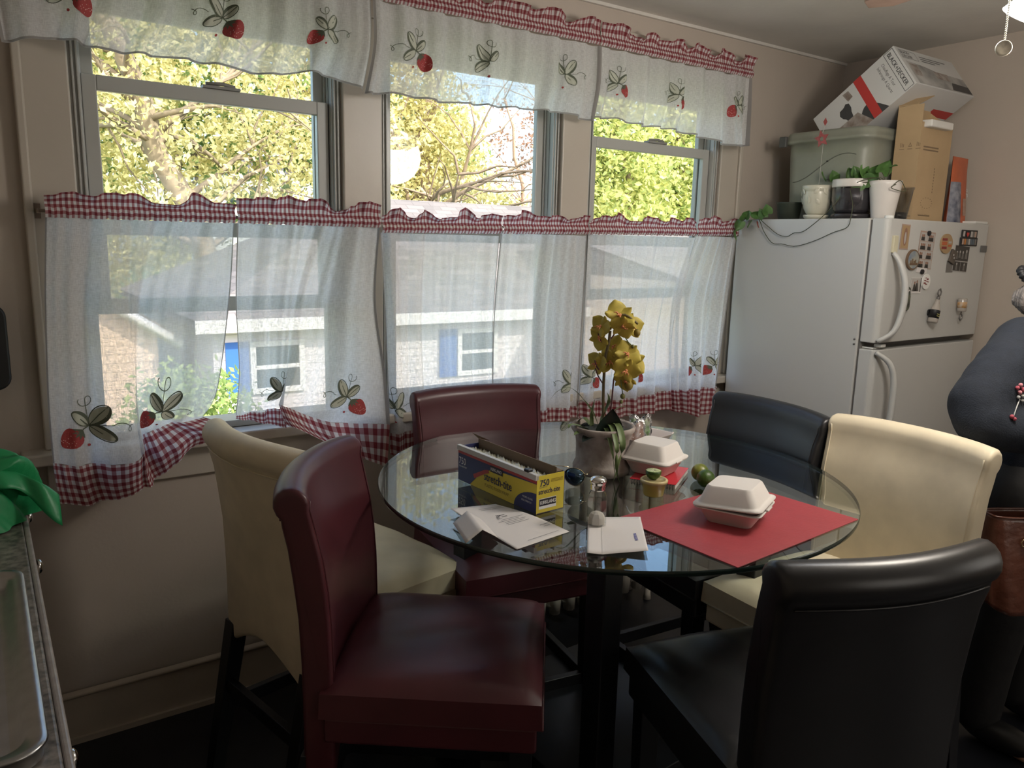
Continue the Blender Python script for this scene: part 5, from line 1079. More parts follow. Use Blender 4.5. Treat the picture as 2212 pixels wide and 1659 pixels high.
# top face (normal = -e1): photo of a room and logo. local y=0 plane
Mtp = frame((0, 0, 0), (0, 0, 1), (0, 1, 0))
Mend = frame((-.0006, 0, 0), (0, 0, 1), (0, 1, 0))     # face normal -e3 : x along e2, y along e1
Mend = Matrix.Translation((-.0006, 0, 0)) @ Matrix(((0, 0, -1, 0), (0, -1, 0, 0), (1, 0, 0, 0), (0, 0, 0, 1)))  # x->+z local, y-> -y local (up = away from e1), z-> -x
def fe(poly, mi, dz=0): face(mb, poly, mi, Mend @ Matrix.Translation((0, 0, dz)))
fe([(.03, -.195), (.465, -.195), (.465, -.105), (.25, -.10), (.16, -.085), (.03, -.075)], 3)
fe([(.04, -.15), (.10, -.15), (.10, -.09), (.04, -.085)], 2, .0002); fe([(.22, -.14), (.33, -.14), (.33, -.10), (.22, -.10)], 2, .0002); fe([(.30, -.19), (.465, -.19), (.465, -.15), (.33, -.145)], 1, .0003)
for i in range(3): fe([(.17, -.032-.012*i), (.38-.05*i, -.032-.012*i), (.38-.05*i, -.027-.012*i), (.17, -.027-.012*i)], 4)
for x0, x1, y0, y1 in ((.02, .145, -.060, -.058), (.02, .145, -.016, -.014), (.02, .022, -.060, -.014), (.143, .145, -.060, -.014)): fe([(x0, y0), (x1, y0), (x1, y1), (x0, y1)], 4, .0001)
mb.build('printed_panels', [M_bxr, M_bxd, mat('carton_photo_brown', (.20, .15, .12), .5, col2=(.42, .38, .35), nscale=30), M_bxg, mat('carton_grey_ink', (.14, .14, .14), .6)], t)
tx = MB()
put_text(tx, 'BLACK+DECKER', .026, Msd @ Matrix.Translation((.012, -.040, .0005)), 0, sx=.86, bold=.03)
fx = [(.006, -.052, .196, -.050), (.006, -.010, .196, -.008), (.004, -.052, .006, -.008), (.194, -.052, .196, -.008)]
for x0, y0, x1, y1 in fx: face(tx, [(x0, y0), (x1, y0), (x1, y1), (x0, y1)], 0, Msd @ Matrix.Translation((0, 0, .0004)))
put_text(tx, 'Chauffage A Tour', .0185, Msd @ Matrix.Translation((.030, -.078, .0005)), 0, sx=.85); put_text(tx, 'Infrarouge A Quartz', .0185, Msd @ Matrix.Translation((.030, -.100, .0005)), 0, sx=.85)
put_text(tx, 'BLACK+', .022, Mend @ Matrix.Translation((.026, -.034, .0004)), 0, sx=.9); put_text(tx, 'DECKER', .022, Mend @ Matrix.Translation((.026, -.055, .0004)), 0, sx=.95)
# underside (normal +e1): partial lettering seen from below
Mu = Matrix.Translation((0, HB+.0006, 0)) @ Matrix(((1, 0, 0, 0), (0, 0, 1, 0), (0, -1, 0, 0), (0, 0, 0, 1)))
Mu = frame((0, HB+.0006, 0), (0, 0, 1), (1, 0, 0))
tx.build('lettering', mat('carton_dark_ink', (.05, .05, .055), .6), t)
mb = MB(); face(mb, [(.30, .10), (.47, .10), (.47, .14), (.30, .14)], 0, Mu); mb.build('underside_stripe', M_bxr, t)
# narrow brown corrugated carton
M_kraft = mat('kraft_card', (.47, .335, .19), .75, noise=.05, nscale=8, bump=.04, bscale=200); M_kink = mat('kraft_ink', (.22, .15, .09), .8)
P0, P1, P2 = Vector((3.252, 1.80, 0)), Vector((3.248, 1.905, 0)), Vector((3.50, 1.80, 0))
t = thing('brown_carton', 'tall narrow brown cardboard box standing open on the fridge', 'box', (P0.x, P0.y, ZT))
d1 = P1-P0; d2 = P2-P0; P3 = P1+d2
def wall3(mb, a, b, z0, z1a, z1b, th_=.003, mi=0):
    n_ = Vector((-(b-a).y, (b-a).x, 0)).normalized()*th_; o_ = Vector(P0)
    q = [a-o_, b-o_, b-o_+n_, a-o_+n_]; mb.add([(p.x, p.y, z0) for p in q]+[(q[0].x, q[0].y, z1a), (q[1].x, q[1].y, z1b), (q[2].x, q[2].y, z1b), (q[3].x, q[3].y, z1a)], [(3, 2, 1, 0), (4, 5, 6, 7), (0, 1, 5, 4), (1, 2, 6, 5), (2, 3, 7, 6), (3, 0, 4, 7)], mi)
mb = MB(); wall3(mb, P1, P0, 0, .465, .470); wall3(mb, P0, P2, 0, .40, .39); wall3(mb, P2, P3, 0, .39, .47); wall3(mb, P3, P1, 0, .50, .50)
mb.add([(0, 0, .002), tuple(d1+Vector((0, 0, .002))), tuple(d1+d2+Vector((0, 0, .002))), tuple(d2+Vector((0, 0, .002)))], [(0, 3, 2, 1)])
mb.build('carton', M_kraft, t)
mb = MB(); u_ = d2.normalized(); mb.add([tuple(d1*.2+Vector((0, 0, .47))), tuple(d1*1.0+Vector((0, 0, .468))), tuple(d1*1.0+u_*.10+Vector((.0, 0, .53))), tuple(d1*.35+u_*.14+Vector((0, 0, .52)))], [(0, 1, 2, 3)]); mb.build('open_flap', M_kraft, t, solid=.003)
MB().box(.012, .185, -.030, .022, 0, .030).build('foam_block', mat('white_packing_foam', (.72, .70, .66), .8, bump=.2, bscale=120), t, loc=(.006, -.002, .378), rot=(0, 0, math.atan2(d2.y, d2.x)), bevel=.006)
Ml = frame((d1.x*1.0, d1.y*1.0, 0)+Vector((0, 0, 0)) if False else Vector((d1.x, d1.y, 0)), -d1, (0, 0, 1)); Mr_ = frame((0, 0, 0), d2, (0, 0, 1))
ink = MB()
def ik(M, x0, x1, y0, y1): ink.add([(x0, y0, .0006), (x1, y0, .0006), (x1, y1, .0006), (x0, y1, .0006)], [(0, 1, 2, 3)], 0, None, False, M)
for i in range(3):
    x = .022+i*.034; ik(Ml, x, x+.020, .292, .2945)
    if i == 1: ink.add([(x+.002, .302, .0006), (x+.018, .302, .0006), (x+.010, .320, .0006), (x+.0055, .305, .0007), (x+.0145, .305, .0007), (x+.010, .3145, .0007)], [(0, 1, 4, 3), (1, 2, 5, 4), (2, 0, 3, 5)], 0, None, False, Ml)
    else:
        for k in range(3): ik(Ml, x+.003+k*.006, x+.0055+k*.006, .302, .320-k*.003)
ik(Ml, .02, .08, .030, .033); ik(Ml, .02, .10, .018, .021)
ik(Mr_, .03, .15, .300, .306); ik(Mr_, .03, .15, .288, .294); ik(Mr_, .05, .14, .022, .027)
for k in range(9): ik(Mr_, .135, .141, .12+k*.012, .127+k*.012)
put_text(ink, 'MADE IN VIETNAM', .011, Mr_ @ Matrix.Translation((.045, .022, .0008)), 0)
put_text(ink, '110-127V', .017, Mr_ @ Matrix.Translation((.03, .318, .0008)), 0) if False else None
for a0 in range(14): 
    a = 2*PI*a0/14; ik(Mr_, .10+.045*math.cos(a), .106+.045*math.cos(a), .075+.022*math.sin(a), .078+.022*math.sin(a))
ink.build('printing', M_kink, t)
# orange food pouch
t = thing('food_pouch', 'orange snack pouch standing at the right end of the fridge top', 'pouch', (3.605, 1.80, ZT), math.radians(4))
def pou(sg): return lambda u, v: ((2*u-1)*(.082-.006*v)+.018*v, sg*(.030*(1-v)**.7*(1-(2*u-1)**4)+.001)+.012*v, v*.285)
MB().grid(pou(-1), 16, 20).grid(pou(1), 16, 20).build('pouch_body', mat('orange_foil', (.50, .12, .05), .4, noise=.08), t)
def poud(u0, u1, v0, v1, mi, mb): mb.grid(lambda u, v: (lambda p: (p[0], p[1]-.0015, p[2]))(pou(-1)(u0+(u1-u0)*u, v0+(v1-v0)*v)), 6, 8, mi)
mb = MB(); poud(0, .42, .0, .62, 0, mb); poud(.55, .92, .12, .38, 1, mb); mb.build('printed_art', [mat('blue_print', (.04, .05, .09), .5, col2=(.32, .33, .38), nscale=26), mat('pale_print', (.42, .28, .22), .5, noise=.2, nscale=40)], t)
tx = MB(); Mp = frame((.030, -.0245, .115), (1, 0, .0), (0, .1, 1)); put_text(tx, 'O', .022, Mp @ Matrix.Translation((.0, .022, 0)), 0); put_text(tx, 'TS', .022, Mp, 0); tx.build('lettering', M_whiteink, t)
MB().lathe([(.0001, 0), (.02, 0), (.02, .001), (.0001, .001)], 8).build('gusset', M_bxr, t)
# pots
M_ivory = mat('ivory_ceramic', (.60, .58, .47), .3, bump=.0); M_wcer = mat('white_glazed', (.70, .66, .62), .25); M_dark = mat('dark_soil_seen', (.045, .042, .048), .35)
t = thing('ceramic_pot', 'ivory ceramic pot with raised leaf pattern on a saucer, leftmost on the fridge', 'plant pot', (3.005, 2.085, ZT))
MB().lathe([(.0001, 0), (.042, 0), (.050, .008), (.052, .018), (.040, .018), (.0001, .016)], 28).build('saucer', M_ivory, t)
MB().lathe([(.030, .018), (.040, .022), (.052, .045), (.059, .075), (.061, .112), (.0605, .116), (.063, .118), (.0635, .138), (.060, .141), (.056, .138), (.055, .12), (.05, .06), (.0001, .04)], 36).build('pot', M_ivory, t)
mb = MB(); rr = random.Random(12)
for k in range(16):
    a0 = 2*PI*k/16+rr.random()*.2; z0 = .055+.04*(k % 2)+rr.random()*.01
    def lf(u, v, a0=a0, z0=z0, tw=rr.uniform(-.8, .8)):
        L = .030*v; w_ = (2*u-1)*.0085*math.sin(PI*min(1, .05+.95*v)); z = z0+L*math.cos(tw)-w_*math.sin(tw); s_ = L*math.sin(tw)+w_*math.cos(tw); r_ = .0530+.010*min(1, max(0, (z-.05)/.05))**.6; a = a0+s_/.06
        return (r_*math.cos(a), r_*math.sin(a), z)
    mb.grid(lambda u, v: (lambda p: (p[0]*(1.012+.03*(1-abs(2*u-1))), p[1]*(1.012+.03*(1-abs(2*u-1))), p[2]))(lf(u, v)), 4, 6)
mb.build('relief_leaves', M_ivory, t)
t = thing('glass_planter', 'clear glossy planter filled with dark soil between the ivory and white pots', 'plant pot', (3.035, 1.935, ZT))
MB().lathe([(.0001, 0), (.070, 0), (.082, .010), (.082, .020), (.05, .021), (.0001, .02)], 36).build('saucer', mat('dark_glossy_plastic', (.035, .032, .035), .15), t)
MB().lathe([(.062, .022), (.074, .040), (.0815, .08), (.083, .122), (.0001, .124)], 40).build('soil', M_dark, t)
MB().lathe([(.064, .021), (.077, .040), (.0845, .08), (.086, .140), (.0855, .155), (.083, .155), (.0835, .14)], 40).build('clear_wall', glassmat('planter_plastic', (.86, .85, .86), 1.6, 1.5, .05), t)
MB().lathe([(.0862, .128), (.0872, .132), (.0875, .155), (.085, .160), (.082, .157), (.0830, .128)], 40).build('rim_band', M_wcer, t)
t = thing('potted_pothos', 'trailing pothos in a white tapered pot at the front edge of the fridge top', 'plant', (3.035, 1.800, ZT))
MB().lathe([(.0001, 0), (.040, 0), (.043, .004), (.061, .135), (.062, .148), (.058, .148), (.056, .128), (.0001, .125)], 32).build('pot', M_wcer, t)
M_poth = mat('pothos_leaf', (.08, .17, .045), .35, noise=.25, nscale=50); M_vine = mat('pothos_vine', (.06, .065, .03), .5); M_redl = mat('reddish_leaf', (.20, .05, .04), .5)
def leafm(mb, base, dirn, size, droop=.3, mi=0):
    d = Vector(dirn).normalized(); s_ = d.cross(Vector((.62*math.sin(size*900), .6, 1.1*math.cos(size*700)-.2))); s_ = s_.normalized() if s_.length > .05 else Vector((1, 0, 0)); n_ = s_.cross(d)
    def fn(u, v):
        a = 2*u-1; w_ = .50*size*max(0, math.sin(PI*min(1, .14+.86*v)**.75)); notch = -.10*size*max(0, 1-abs(a)*2)*(1-v)*0
        return Vector(base)+d*(size*v-(.14*size*abs(a) if v < .2 else 0))+s_*a*w_+n_*(abs(a)*.16*size-droop*size*v*v)
    mb.grid(fn, 6, 8, mi)
def vine(par, pts, r=.0016):
    c = [Vector(p) for p in pts]; MB().tube([cr1(c, i/40) for i in range(41)], r, 6).build('vine', M_vine, par); return c
def pl_(x, y, Y=None, X=None): p = at(x, y, Y=Y, X=X); return (p.x-3.035, p.y-1.800, p.z-ZT)
# leaves above the pot
for (bx_, by_, tx_, ty_, s_, dp) in ((1862, 393, 1880, 355, .052, 0), (1868, 390, 1848, 372, .042, 0), (1880, 390, 1902, 352, .050, .02), (1872, 392, 1898, 385, .045, -.03), (1850, 385, 1836, 362, .040, .02), (1835, 388, 1830, 352, .036, .03), (1805, 388, 1800, 365, .032, .05), (1785, 388, 1770, 366, .030, .06), (1806, 390, 1815, 375, .026, .05), (1905, 372, 1930, 345, .044, 0), (1868, 380, 1860, 358, .034, -.02), (1862, 395, 1840, 412, .038, -.05), (1925, 362, 1955, 347, .020, .0), (1885, 380, 1868, 362, .03, .0), (1853, 378, 1842, 350, .032, 0)):
    b_ = Vector(pl_(bx_, by_, X=3.03+dp)); e_ = Vector(pl_(tx_, ty_, X=3.03+dp)); mb = MB()
    vs = [Vector((0, 0, .125)).lerp(b_, .15), b_.lerp(e_, -.1)]; mb2 = MB().tube([(0, 0, .125), tuple(b_*.5+Vector((0, 0, .075))), tuple(b_)], .0013, 6)
    leafm(mb, b_, (e_-b_)+Vector((-.35*s_, 0, 0)), s_*1.35, .25); o = mb.build('leaf', M_poth, t); mb2.build('petiole', M_vine, t)
X_ = 2.918
vine(t, [(0, .0, .128), (-.045, .02, .160), pl_(1828, 398, X=2.975), pl_(1812, 430, X=2.950), pl_(1790, 455, X=2.935), pl_(1765, 478, X=X_), pl_(1735, 500, X=X_), pl_(1715, 503, X=X_), pl_(1700, 511, X=X_), pl_(1680, 506, X=X_), pl_(1660, 490, X=X_), pl_(1640, 472, X=X_-.01)])
vine(t, [(0, -.0, .128), (-.062, -.01, .158), pl_(1840, 400, X=2.965), pl_(1842, 440, X=2.94), pl_(1838, 470, X=2.920), pl_(1830, 491, X=X_), pl_(1800, 502, X=X_), pl_(1760, 520, X=X_), pl_(1718, 532, X=X_), pl_(1690, 527, X=X_), pl_(1668, 525, X=X_), pl_(1650, 500, X=X_), pl_(1640, 475, X=X_-.01), pl_(1625, 462, X=X_+.03)])
vine(t, [(.0, .0, .128), (.04, -.045, .148), pl_(1925, 405, Y=1.74), pl_(1955, 413, Y=1.725), pl_(1945, 390, Y=1.73), pl_(1930, 400, Y=1.74)])
for (bx_, by_, tx_, ty_, s_, mm) in ((1640, 465, 1612, 458, .05, 0), (1650, 470, 1640, 448, .045, 0), (1625, 478, 1616, 488, .034, 0), (1638, 480, 1638, 492, .028, 1), (1612, 468, 1598, 480, .045, 0), (1660, 462, 1655, 440, .045, 0), (1600, 478, 1588, 505, .05, 0), (1590, 500, 1588, 530, .04, 0), (1630, 465, 1650, 452, .04, 0), (1610, 470, 1620, 452, .04, 0)):
    b_ = Vector(pl_(bx_, by_, X=2.90 if bx_ > 1605 else 2.88)); e_ = Vector(pl_(tx_, ty_, X=2.90 if bx_ > 1605 else 2.88)); mb = MB(); leafm(mb, b_, (e_-b_)+Vector((-.3*s_, -.2*s_, 0)), s_, .2); mb.build('leaf', M_redl if mm else M_poth, t)
t = thing('plastic_nursery_pot', 'clear plastic pot with dark soil at its base behind the white pot', 'plant pot', (3.157, 1.80, ZT))
MB().lathe([(.026, .0), (.029, .002), (.045, .120), (.048, .122), (.048, .130), (.045, .130), (.043, .118), (.028, .006)], 32).build('pot_wall', glassmat('thin_clear_plastic', (.80, .79, .77), 2.2, 1.5, .15), t)
MB().lathe([(.0001, .002), (.027, .002), (.031, .030), (.0001, .032)], 24).build('soil', M_dark, t)
t = thing('star_pick', 'red glitter star with small diamond on a thin clear stick in the ivory pot', 'ornament', (3.005, 2.085, ZT+.04))
def sp(x, y): p = at(x, y, X=2.99); return Vector((p.x-3.005, p.y-2.085, p.z-ZT-.04))
sc_ = sp(1775, 300); ex = (sp(1785, 300)-sc_).normalized(); vs = []; nS = 10
for i in range(nS):
    a = PI/2+.25+2*PI*i/nS; r1 = .036 if i % 2 == 0 else .018
    for r_ in (r1, .011 if i % 2 == 0 else .009): vs.append(sc_+ex*r_*math.cos(a)+Vector((0, 0, r_*math.sin(a))))
M_glit = mat('red_glitter', (.35, .05, .05), .3, noise=.5, nscale=300, spec=.9)
MB().add(vs, [(2*i, 2*((i+1) % nS), 2*((i+1) % nS)+1, 2*i+1) for i in range(nS)]).build('star', M_glit, t, solid=.003)
dc = sp(1783, 263); MB().add([dc+Vector((0, 0, .016)), dc+ex*.009, dc-Vector((0, 0, .016)), dc-ex*.009], [(0, 1, 2, 3)]).build('diamond', M_glit, t, solid=.003)
MB().tube([(0, 0, .04), sp(1778, 312)], .0009, 5).build('stick', mat('clear_stick', (.5, .48, .44), .2), t)
MB().tube([sc_+Vector((0, 0, .015)), dc-Vector((0, 0, .014))], .0009, 5).build('connector', bpy.data.materials['clear_stick'], t)
MB().ball(sp(1787, 348), .0045, 8, 0, (1.3, 1, .7)).build('dark_bead', M_magb, t)
# small dark round thing at the back edge, behind the trailing leaves
t = thing('dark_pot', 'dark low pot at the back of the fridge top behind trailing leaves', 'plant pot', (3.03, 2.24, ZT))
MB().lathe([(.0001, 0), (.045, 0), (.055, .07), (.057, .075), (.052, .074), (.0001, .065)], 28).build('pot', mat('dark_green_plastic', (.04, .05, .035), .5), t)
# ================================================================ ceiling fan with lit shades
M_shade = mat('frosted_glass_lit', (.85, .83, .75), .4, emis=((1, .96, .86), 1.2)); M_fanw = mat('fan_white_metal', (.55, .54, .50), .35); M_blade = mat('fan_blade_wood', (.30, .20, .155), .5, noise=.15, nscale=14)
HX, HY = 2.13, .79
t = thing('ceiling_fan', 'ceiling fan with brown blades and lit glass shades at the top right', 'ceiling fan', (HX, HY, 0))
MB().lathe([(.0001, CEIL), (.07, CEIL), (.065, CEIL-.03), (.02, CEIL-.045), (.014, CEIL-.06), (.014, 2.34), (.09, 2.335), (.105, 2.31), (.105, 2.26), (.085, 2.235), (.05, 2.225), (.05, 2.17), (.0001, 2.165)], 36).build('motor_housing', M_fanw, t)
for k in range(4):
    a = math.radians(72.5+90*k); Mk = Matrix.Rotation(a, 4, 'Z')
    pts = [(.13, -.045), (.22, -.06), (.55, -.066), (.72, -.055), (.765, 0), (.72, .055), (.55, .066), (.22, .06), (.13, .045)]
    MB().prism(pts, 2.284, 2.291, 0, Mk @ Matrix.Rotation(math.radians(0), 4, 'X')).build('blade', M_blade, t, bevel=.002)
    MB().box(.08, .20, -.018, .018, 2.276, 2.284, 0, Mk).build('blade_iron', M_fanw, t)
for k in range(4):
    a = math.radians(20+90*k); c = Vector((.115*math.cos(a), .115*math.sin(a), 2.125)); ax = Vector((math.cos(a)*.45, math.sin(a)*.45, -1)).normalized(); x_ = ax.orthogonal().normalized(); Mk = Matrix((x_, ax.cross(x_), ax)).transposed().to_4x4(); Mk.translation = c
    mb = MB(); mb.lathe([(.020, -.045), (.024, -.03), (.045, -.005), (.066, .03), (.074, .045), (.072, .045), (.063, .028), (.043, -.005), (.02, -.03)], 28, 0, (0, 0), Mk); mb.f = [f for f in mb.f if len(f) == 4]; mb.mi = mb.mi[:len(mb.f)]; mb.sm = mb.sm[:len(mb.f)]; mb.uv = mb.uv[:len(mb.f)]
    o = mb.build('glass_shade', M_shade, t); MB().ball(c+ax*.005, .024, 12, 0, (1, 1, 1.2)).build('bulb', mat('lit_bulb', (1, 1, 1), .4, emis=((1, .95, .85), 5)) if k == 0 else bpy.data.materials['lit_bulb'], o)
    MB().tube([(.04*math.cos(a), .04*math.sin(a), 2.19), tuple(c-ax*.04)], .011, 8).build('lamp_arm', M_fanw, t)
p1_ = at(2176, 15, z=2.075); pe = Vector((1.853, .868, 1.998)); q0 = Vector((HX-.05, HY, 2.17))
lp = at(2168, 104, z=1.985)
t2 = thing('pull_chain', 'beaded pull chain ending in a round patterned medallion below the fan light', 'pull chain', (lp.x, lp.y, lp.z))
tp_ = Vector((.006, .004, .185))
for i in range(34):
    f_ = i/33; p = tp_*f_+Vector((0, 0, .014)); 
    if i % 2 == 0 or True: pass
mb = MB()
for i in range(40): mb.ball(Vector((0, 0, .016))+tp_*(i/39), .0022, 6)
mb.build('beads', M_chrome if False else mat('pale_beads', (.70, .66, .52), .3, metal=.3), t2)
Mk = Matrix.Rotation(math.atan2(-.64, -.77)+PI/2, 4, 'Z') @ Matrix.Rotation(PI/2, 4, 'X')
MB().lathe([(.0001, -.004), (.0145, -.004), (.0165, -.002), (.0165, .002), (.0145, .004), (.0125, .0025), (.0001, .0028)], 28, 0, (0, 0), Mk).build('medallion', mat('cream_ceramic_disc', (.70, .66, .55), .3, noise=.15, nscale=120), t2)
lamp('fan_bulb_light', 'POINT', (HX, HY, 2.02), (0, 0, 0), 18, (1, .91, .80), shadow_soft_size=.16)
lamp('ceiling_fill', 'POINT', (HX-.24, HY+.20, 2.15), (0, 0, 0), 3.5, (.92, .95, 1), shadow_soft_size=.08)  # extra lamp added to lift the ceiling, for glow through the frosted shades
# ================================================================ person and handbag
def skinned(name, chains, m, parent=None, vox=.010, smooth=6):
    """one continuous surface fused from tapering limbs; chain nodes are (x, y, z, r) or (x, y, z, rx, ry)"""
    mb = MB()
    for ch in chains:
        for (x0, y0, z0, *a), (x1, y1, z1, *b_) in zip(ch, ch[1:]):
            p, q = Vector((x0, y0, z0)), Vector((x1, y1, z1)); ra = (a[0], a[-1]); rb = (b_[0], b_[-1])
            n = max(2, int((q-p).length/(.22*min(*ra, *rb)))+1)
            for i in range(n+1):
                f = i/n; rx = ra[0]+(rb[0]-ra[0])*f; ry = ra[1]+(rb[1]-ra[1])*f; mb.ball(p.lerp(q, f), 1, 14, 0, (rx, ry, min(rx, ry)))
    o = mb.build(name, m, parent)
    q = o.modifiers.new('remesh', 'REMESH'); q.mode = 'VOXEL'; q.voxel_size = vox; q.use_smooth_shade = True
    q = o.modifiers.new('smooth', 'SMOOTH'); q.iterations = smooth; q.factor = .5
    bpy.context.view_layer.update(); dg = bpy.context.evaluated_depsgraph_get()
    me2 = bpy.data.meshes.new_from_object(o.evaluated_get(dg)); o.modifiers.clear(); o.data = me2; me2.materials.clear(); me2.materials.append(m)
    for p in me2.polygons: p.use_smooth = True; p.material_index = 0
    me2.name = name
    return o
M_skin = mat('skin', (.48, .28, .19), .5, bump=.05, bscale=120); M_sweat = mat('navy_knit', (.010, .0145, .024), .9, bump=.25, bscale=260, noise=.15, nscale=60); M_pant = mat('black_trousers', (.008, .008, .009), .7, noise=.2, nscale=20, bump=.3, bscale=18); M_hair = mat('grey_hair', (.20, .18, .17), .55, noise=.3, nscale=40, bump=.5, bscale=90); M_shoe = mat('black_shoe', (.01, .01, .01), .4)
PX, PY = 2.68, .98
t = thing('person', 'person in a navy sweater and black trousers leaning an elbow on the cream chair', 'person', (PX, PY, 0))
fx_, fy_ = -.07, -1.0   # facing the room; local frame: right = -x
def hand(chains_root, wr, dirn, side, palm_n):
    pass
# skeleton in local coordinates (right arm is at -x)
sh = (-.185, .005, 1.285); el = (-.475, .0, 1.098); wr = (-.265, -.20, 1.045); hp = (-.215, -.245, 1.035)
lsh = (.185, .005, 1.285); lel = (.26, .0, 1.03); lwr = (.12, -.20, 1.0); lhp = (.06, -.235, 1.01)
torso = [(0, .02, .90, .135, .10), (0, .02, 1.0, .125, .095), (0, .015, 1.12, .135, .10), (0, .015, 1.24, .145, .10), (0, .02, 1.33, .075, .07), (0, .015, 1.39, .048, .05), (0, 0, 1.44, .05)]
def fingers(h, d, spread, n_):
    d = Vector(d).normalized(); s_ = Vector(spread).normalized(); n_ = Vector(n_).normalized(); h = Vector(h); out = []
    for i, L in enumerate((.066, .075, .070, .055)):
        b_ = h+s_*(.024-.016*i)+d*.012; c = [(*h, .020, .014), (*b_, .010)]
        p = b_
        for k, (l, bend) in enumerate(((.45, .25), (.32, .75), (.25, 1.2))): dd = (d*math.cos(bend)+n_*math.sin(bend)); p = p+dd*L*l; c.append((*p, .0085-.001*k))
        out.append(c)
    b_ = h+s_*.030-d*.02; out.append([(*h, .020, .014), (*b_, .011), (*(b_+s_*.02+d*.02+n_*.008), .009), (*(b_+s_*.024+d*.042+n_*.018), .008)])
    return out
body = [torso, [torso[3], (*sh, .062), ((sh[0]+el[0])/2, 0, 1.19, .050), (*el, .042), ((el[0]+wr[0])/2, -.10, 1.07, .038), (*wr, .024), (*hp, .020, .014)],
  [torso[3], (*lsh, .062), (.225, 0, 1.16, .050), (*lel, .040), (.19, -.10, 1.01, .036), (*lwr, .024), (*lhp, .020, .014)],
  [torso[0], (-.10, .02, .84, .095), (-.11, .0, .66, .085), (-.12, -.005, .48, .060), (-.12, .015, .28, .050), (-.12, .03, .10, .034), (-.125, -.03, .045, .036), (-.13, -.12, .03, .030)],
  [torso[0], (.10, .02, .84, .095), (.11, .0, .66, .085), (.12, -.005, .48, .060), (.12, .015, .28, .050), (.12, .03, .10, .034), (.125, -.03, .045, .036), (.13, -.12, .03, .030)]]
body += fingers(hp, (.8, -.5, -.35), (0, -.3, .9), (.3, .5, -.6)) + fingers(lhp, (-.9, -.2, -.1), (0, -.3, .9), (-.2, .6, -.4))
bo = skinned('body', body, M_skin, t, .0045, 3)
# head: shaped ellipsoid with face, on the neck
def headf(u, v):
    th_ = 2*PI*u; ph = PI*v; x = .073*math.sin(ph)*math.cos(th_); y = .092*math.sin(ph)*math.sin(th_); z = .118*math.cos(ph)
    if z < -.02: x *= 1+(z+.02)*2.2; y = y*(1+(z+.02)*1.2)-.010
    if y < 0:
        fr = max(0, 1-abs(x)/.022)
        y -= .020*fr*math.exp(-((z+.018)/.020)**2)*1.0      # nose
        y += .006*math.exp(-((abs(x)-.028)/.014)**2-((z-.008)/.012)**2)   # eye sockets
        y -= .005*math.exp(-(x/.022)**2-((z+.055)/.008)**2)    # lips
    return Vector((x, y-.02, z+1.545))
hm = MB().grid(headf, 48, 36); hb = hm.build('head', M_skin, bo)
for sx in (-1, 1):
    MB().ball((sx*.028, -.098, 1.553), .0105, 10).build('eye', mat('eye_white', (.7, .68, .66), .2) if sx < 0 else bpy.data.materials['eye_white'], hb)
    MB().ball((sx*.028, -.1055, 1.553), .0052, 10, 0, (1, .7, 1)).build('iris', mat('brown_iris', (.05, .025, .015), .2) if sx < 0 else bpy.data.materials['brown_iris'], hb)
    MB().ball((sx*.074, -.005, 1.545), .03, 10, 0, (.3, .6, 1)).build('ear', M_skin, hb)
MB().tube([(-.024, -.112, 1.489), (0, -.117, 1.487), (.024, -.112, 1.489)], [.002, .005, .002], 8).build('mouth', mat('lips', (.40, .15, .13), .5), hb)
hair = MB().grid(lambda u, v: (lambda p: Vector((p.x*1.13, (p.y+.02)*1.12-.012, (p.z-1.545)*1.10+1.552)))(headf(.03+.44*u, .02+.66*v)), 30, 20)
hair.grid(lambda u, v: (lambda p: Vector((p.x*1.13, (p.y+.02)*1.10-.012, (p.z-1.545)*1.12+1.552)))(headf(.47+.56*u, .02+.24*v)), 30, 10).ball((0, .005, 1.585), .085, 20, 0, (.94, 1.12, 1.0))
hair.build('hair', M_hair, t)
bc = Vector(at(2213, 645, Y=1.10))-Vector((PX, PY, 0))
bn = MB()
for k in range(4): bn.tube([bc+Vector(((.034-.007*k)*math.cos(a), .010*k-.01, (.040-.008*k)*math.sin(a))) for a in [2*PI*i/20 for i in range(21)]], .011, 8)
bn.ball(bc, .026, 14).build('hair_bun', M_hair, t)
sc2 = Vector(at(2216, 594, Y=1.10))-Vector((PX, PY, 0)); MB().tube([sc2+Vector((.020*math.cos(a), .012*math.sin(a), .016*math.sin(a))) for a in [2*PI*i/48 for i in range(49)]], [.012+.002*math.sin(i*2*PI/4) for i in range(49)], 12).build('scrunchie', M_magb, t)
# clothing
swt = [[(0, .02, .78, .160, .125), (0, .02, .98, .165, .125), (0, .015, 1.10, .165, .125), (0, .015, 1.22, .170, .122), (0, .02, 1.31, .115, .090), (0, .02, 1.365, .070, .065)],
  [(0, .015, 1.22, .170, .122), (-.195, .01, 1.285, .088), (-.32, .005, 1.225, .086), (-.44, .005, 1.135, .082), (-.470, -.02, 1.092, .070), (-.385, -.09, 1.070, .062), (-.30, -.165, 1.055, .050), (-.275, -.19, 1.05, .042)],
  [(0, .015, 1.22, .170, .122), (.195, .01, 1.285, .085), (.235, .005, 1.16, .078), (.262, 0, 1.035, .066), (.20, -.09, 1.01, .056), (.13, -.19, 1.0, .042)]]
sw = skinned('sweater', swt, M_sweat, t, .010, 10)
q = sw.modifiers.new('folds', 'DISPLACE'); tex = bpy.data.textures.new('cloth_folds', 'CLOUDS'); tex.noise_scale = .13; q.texture = tex; q.strength = .016; q.mid_level = .5
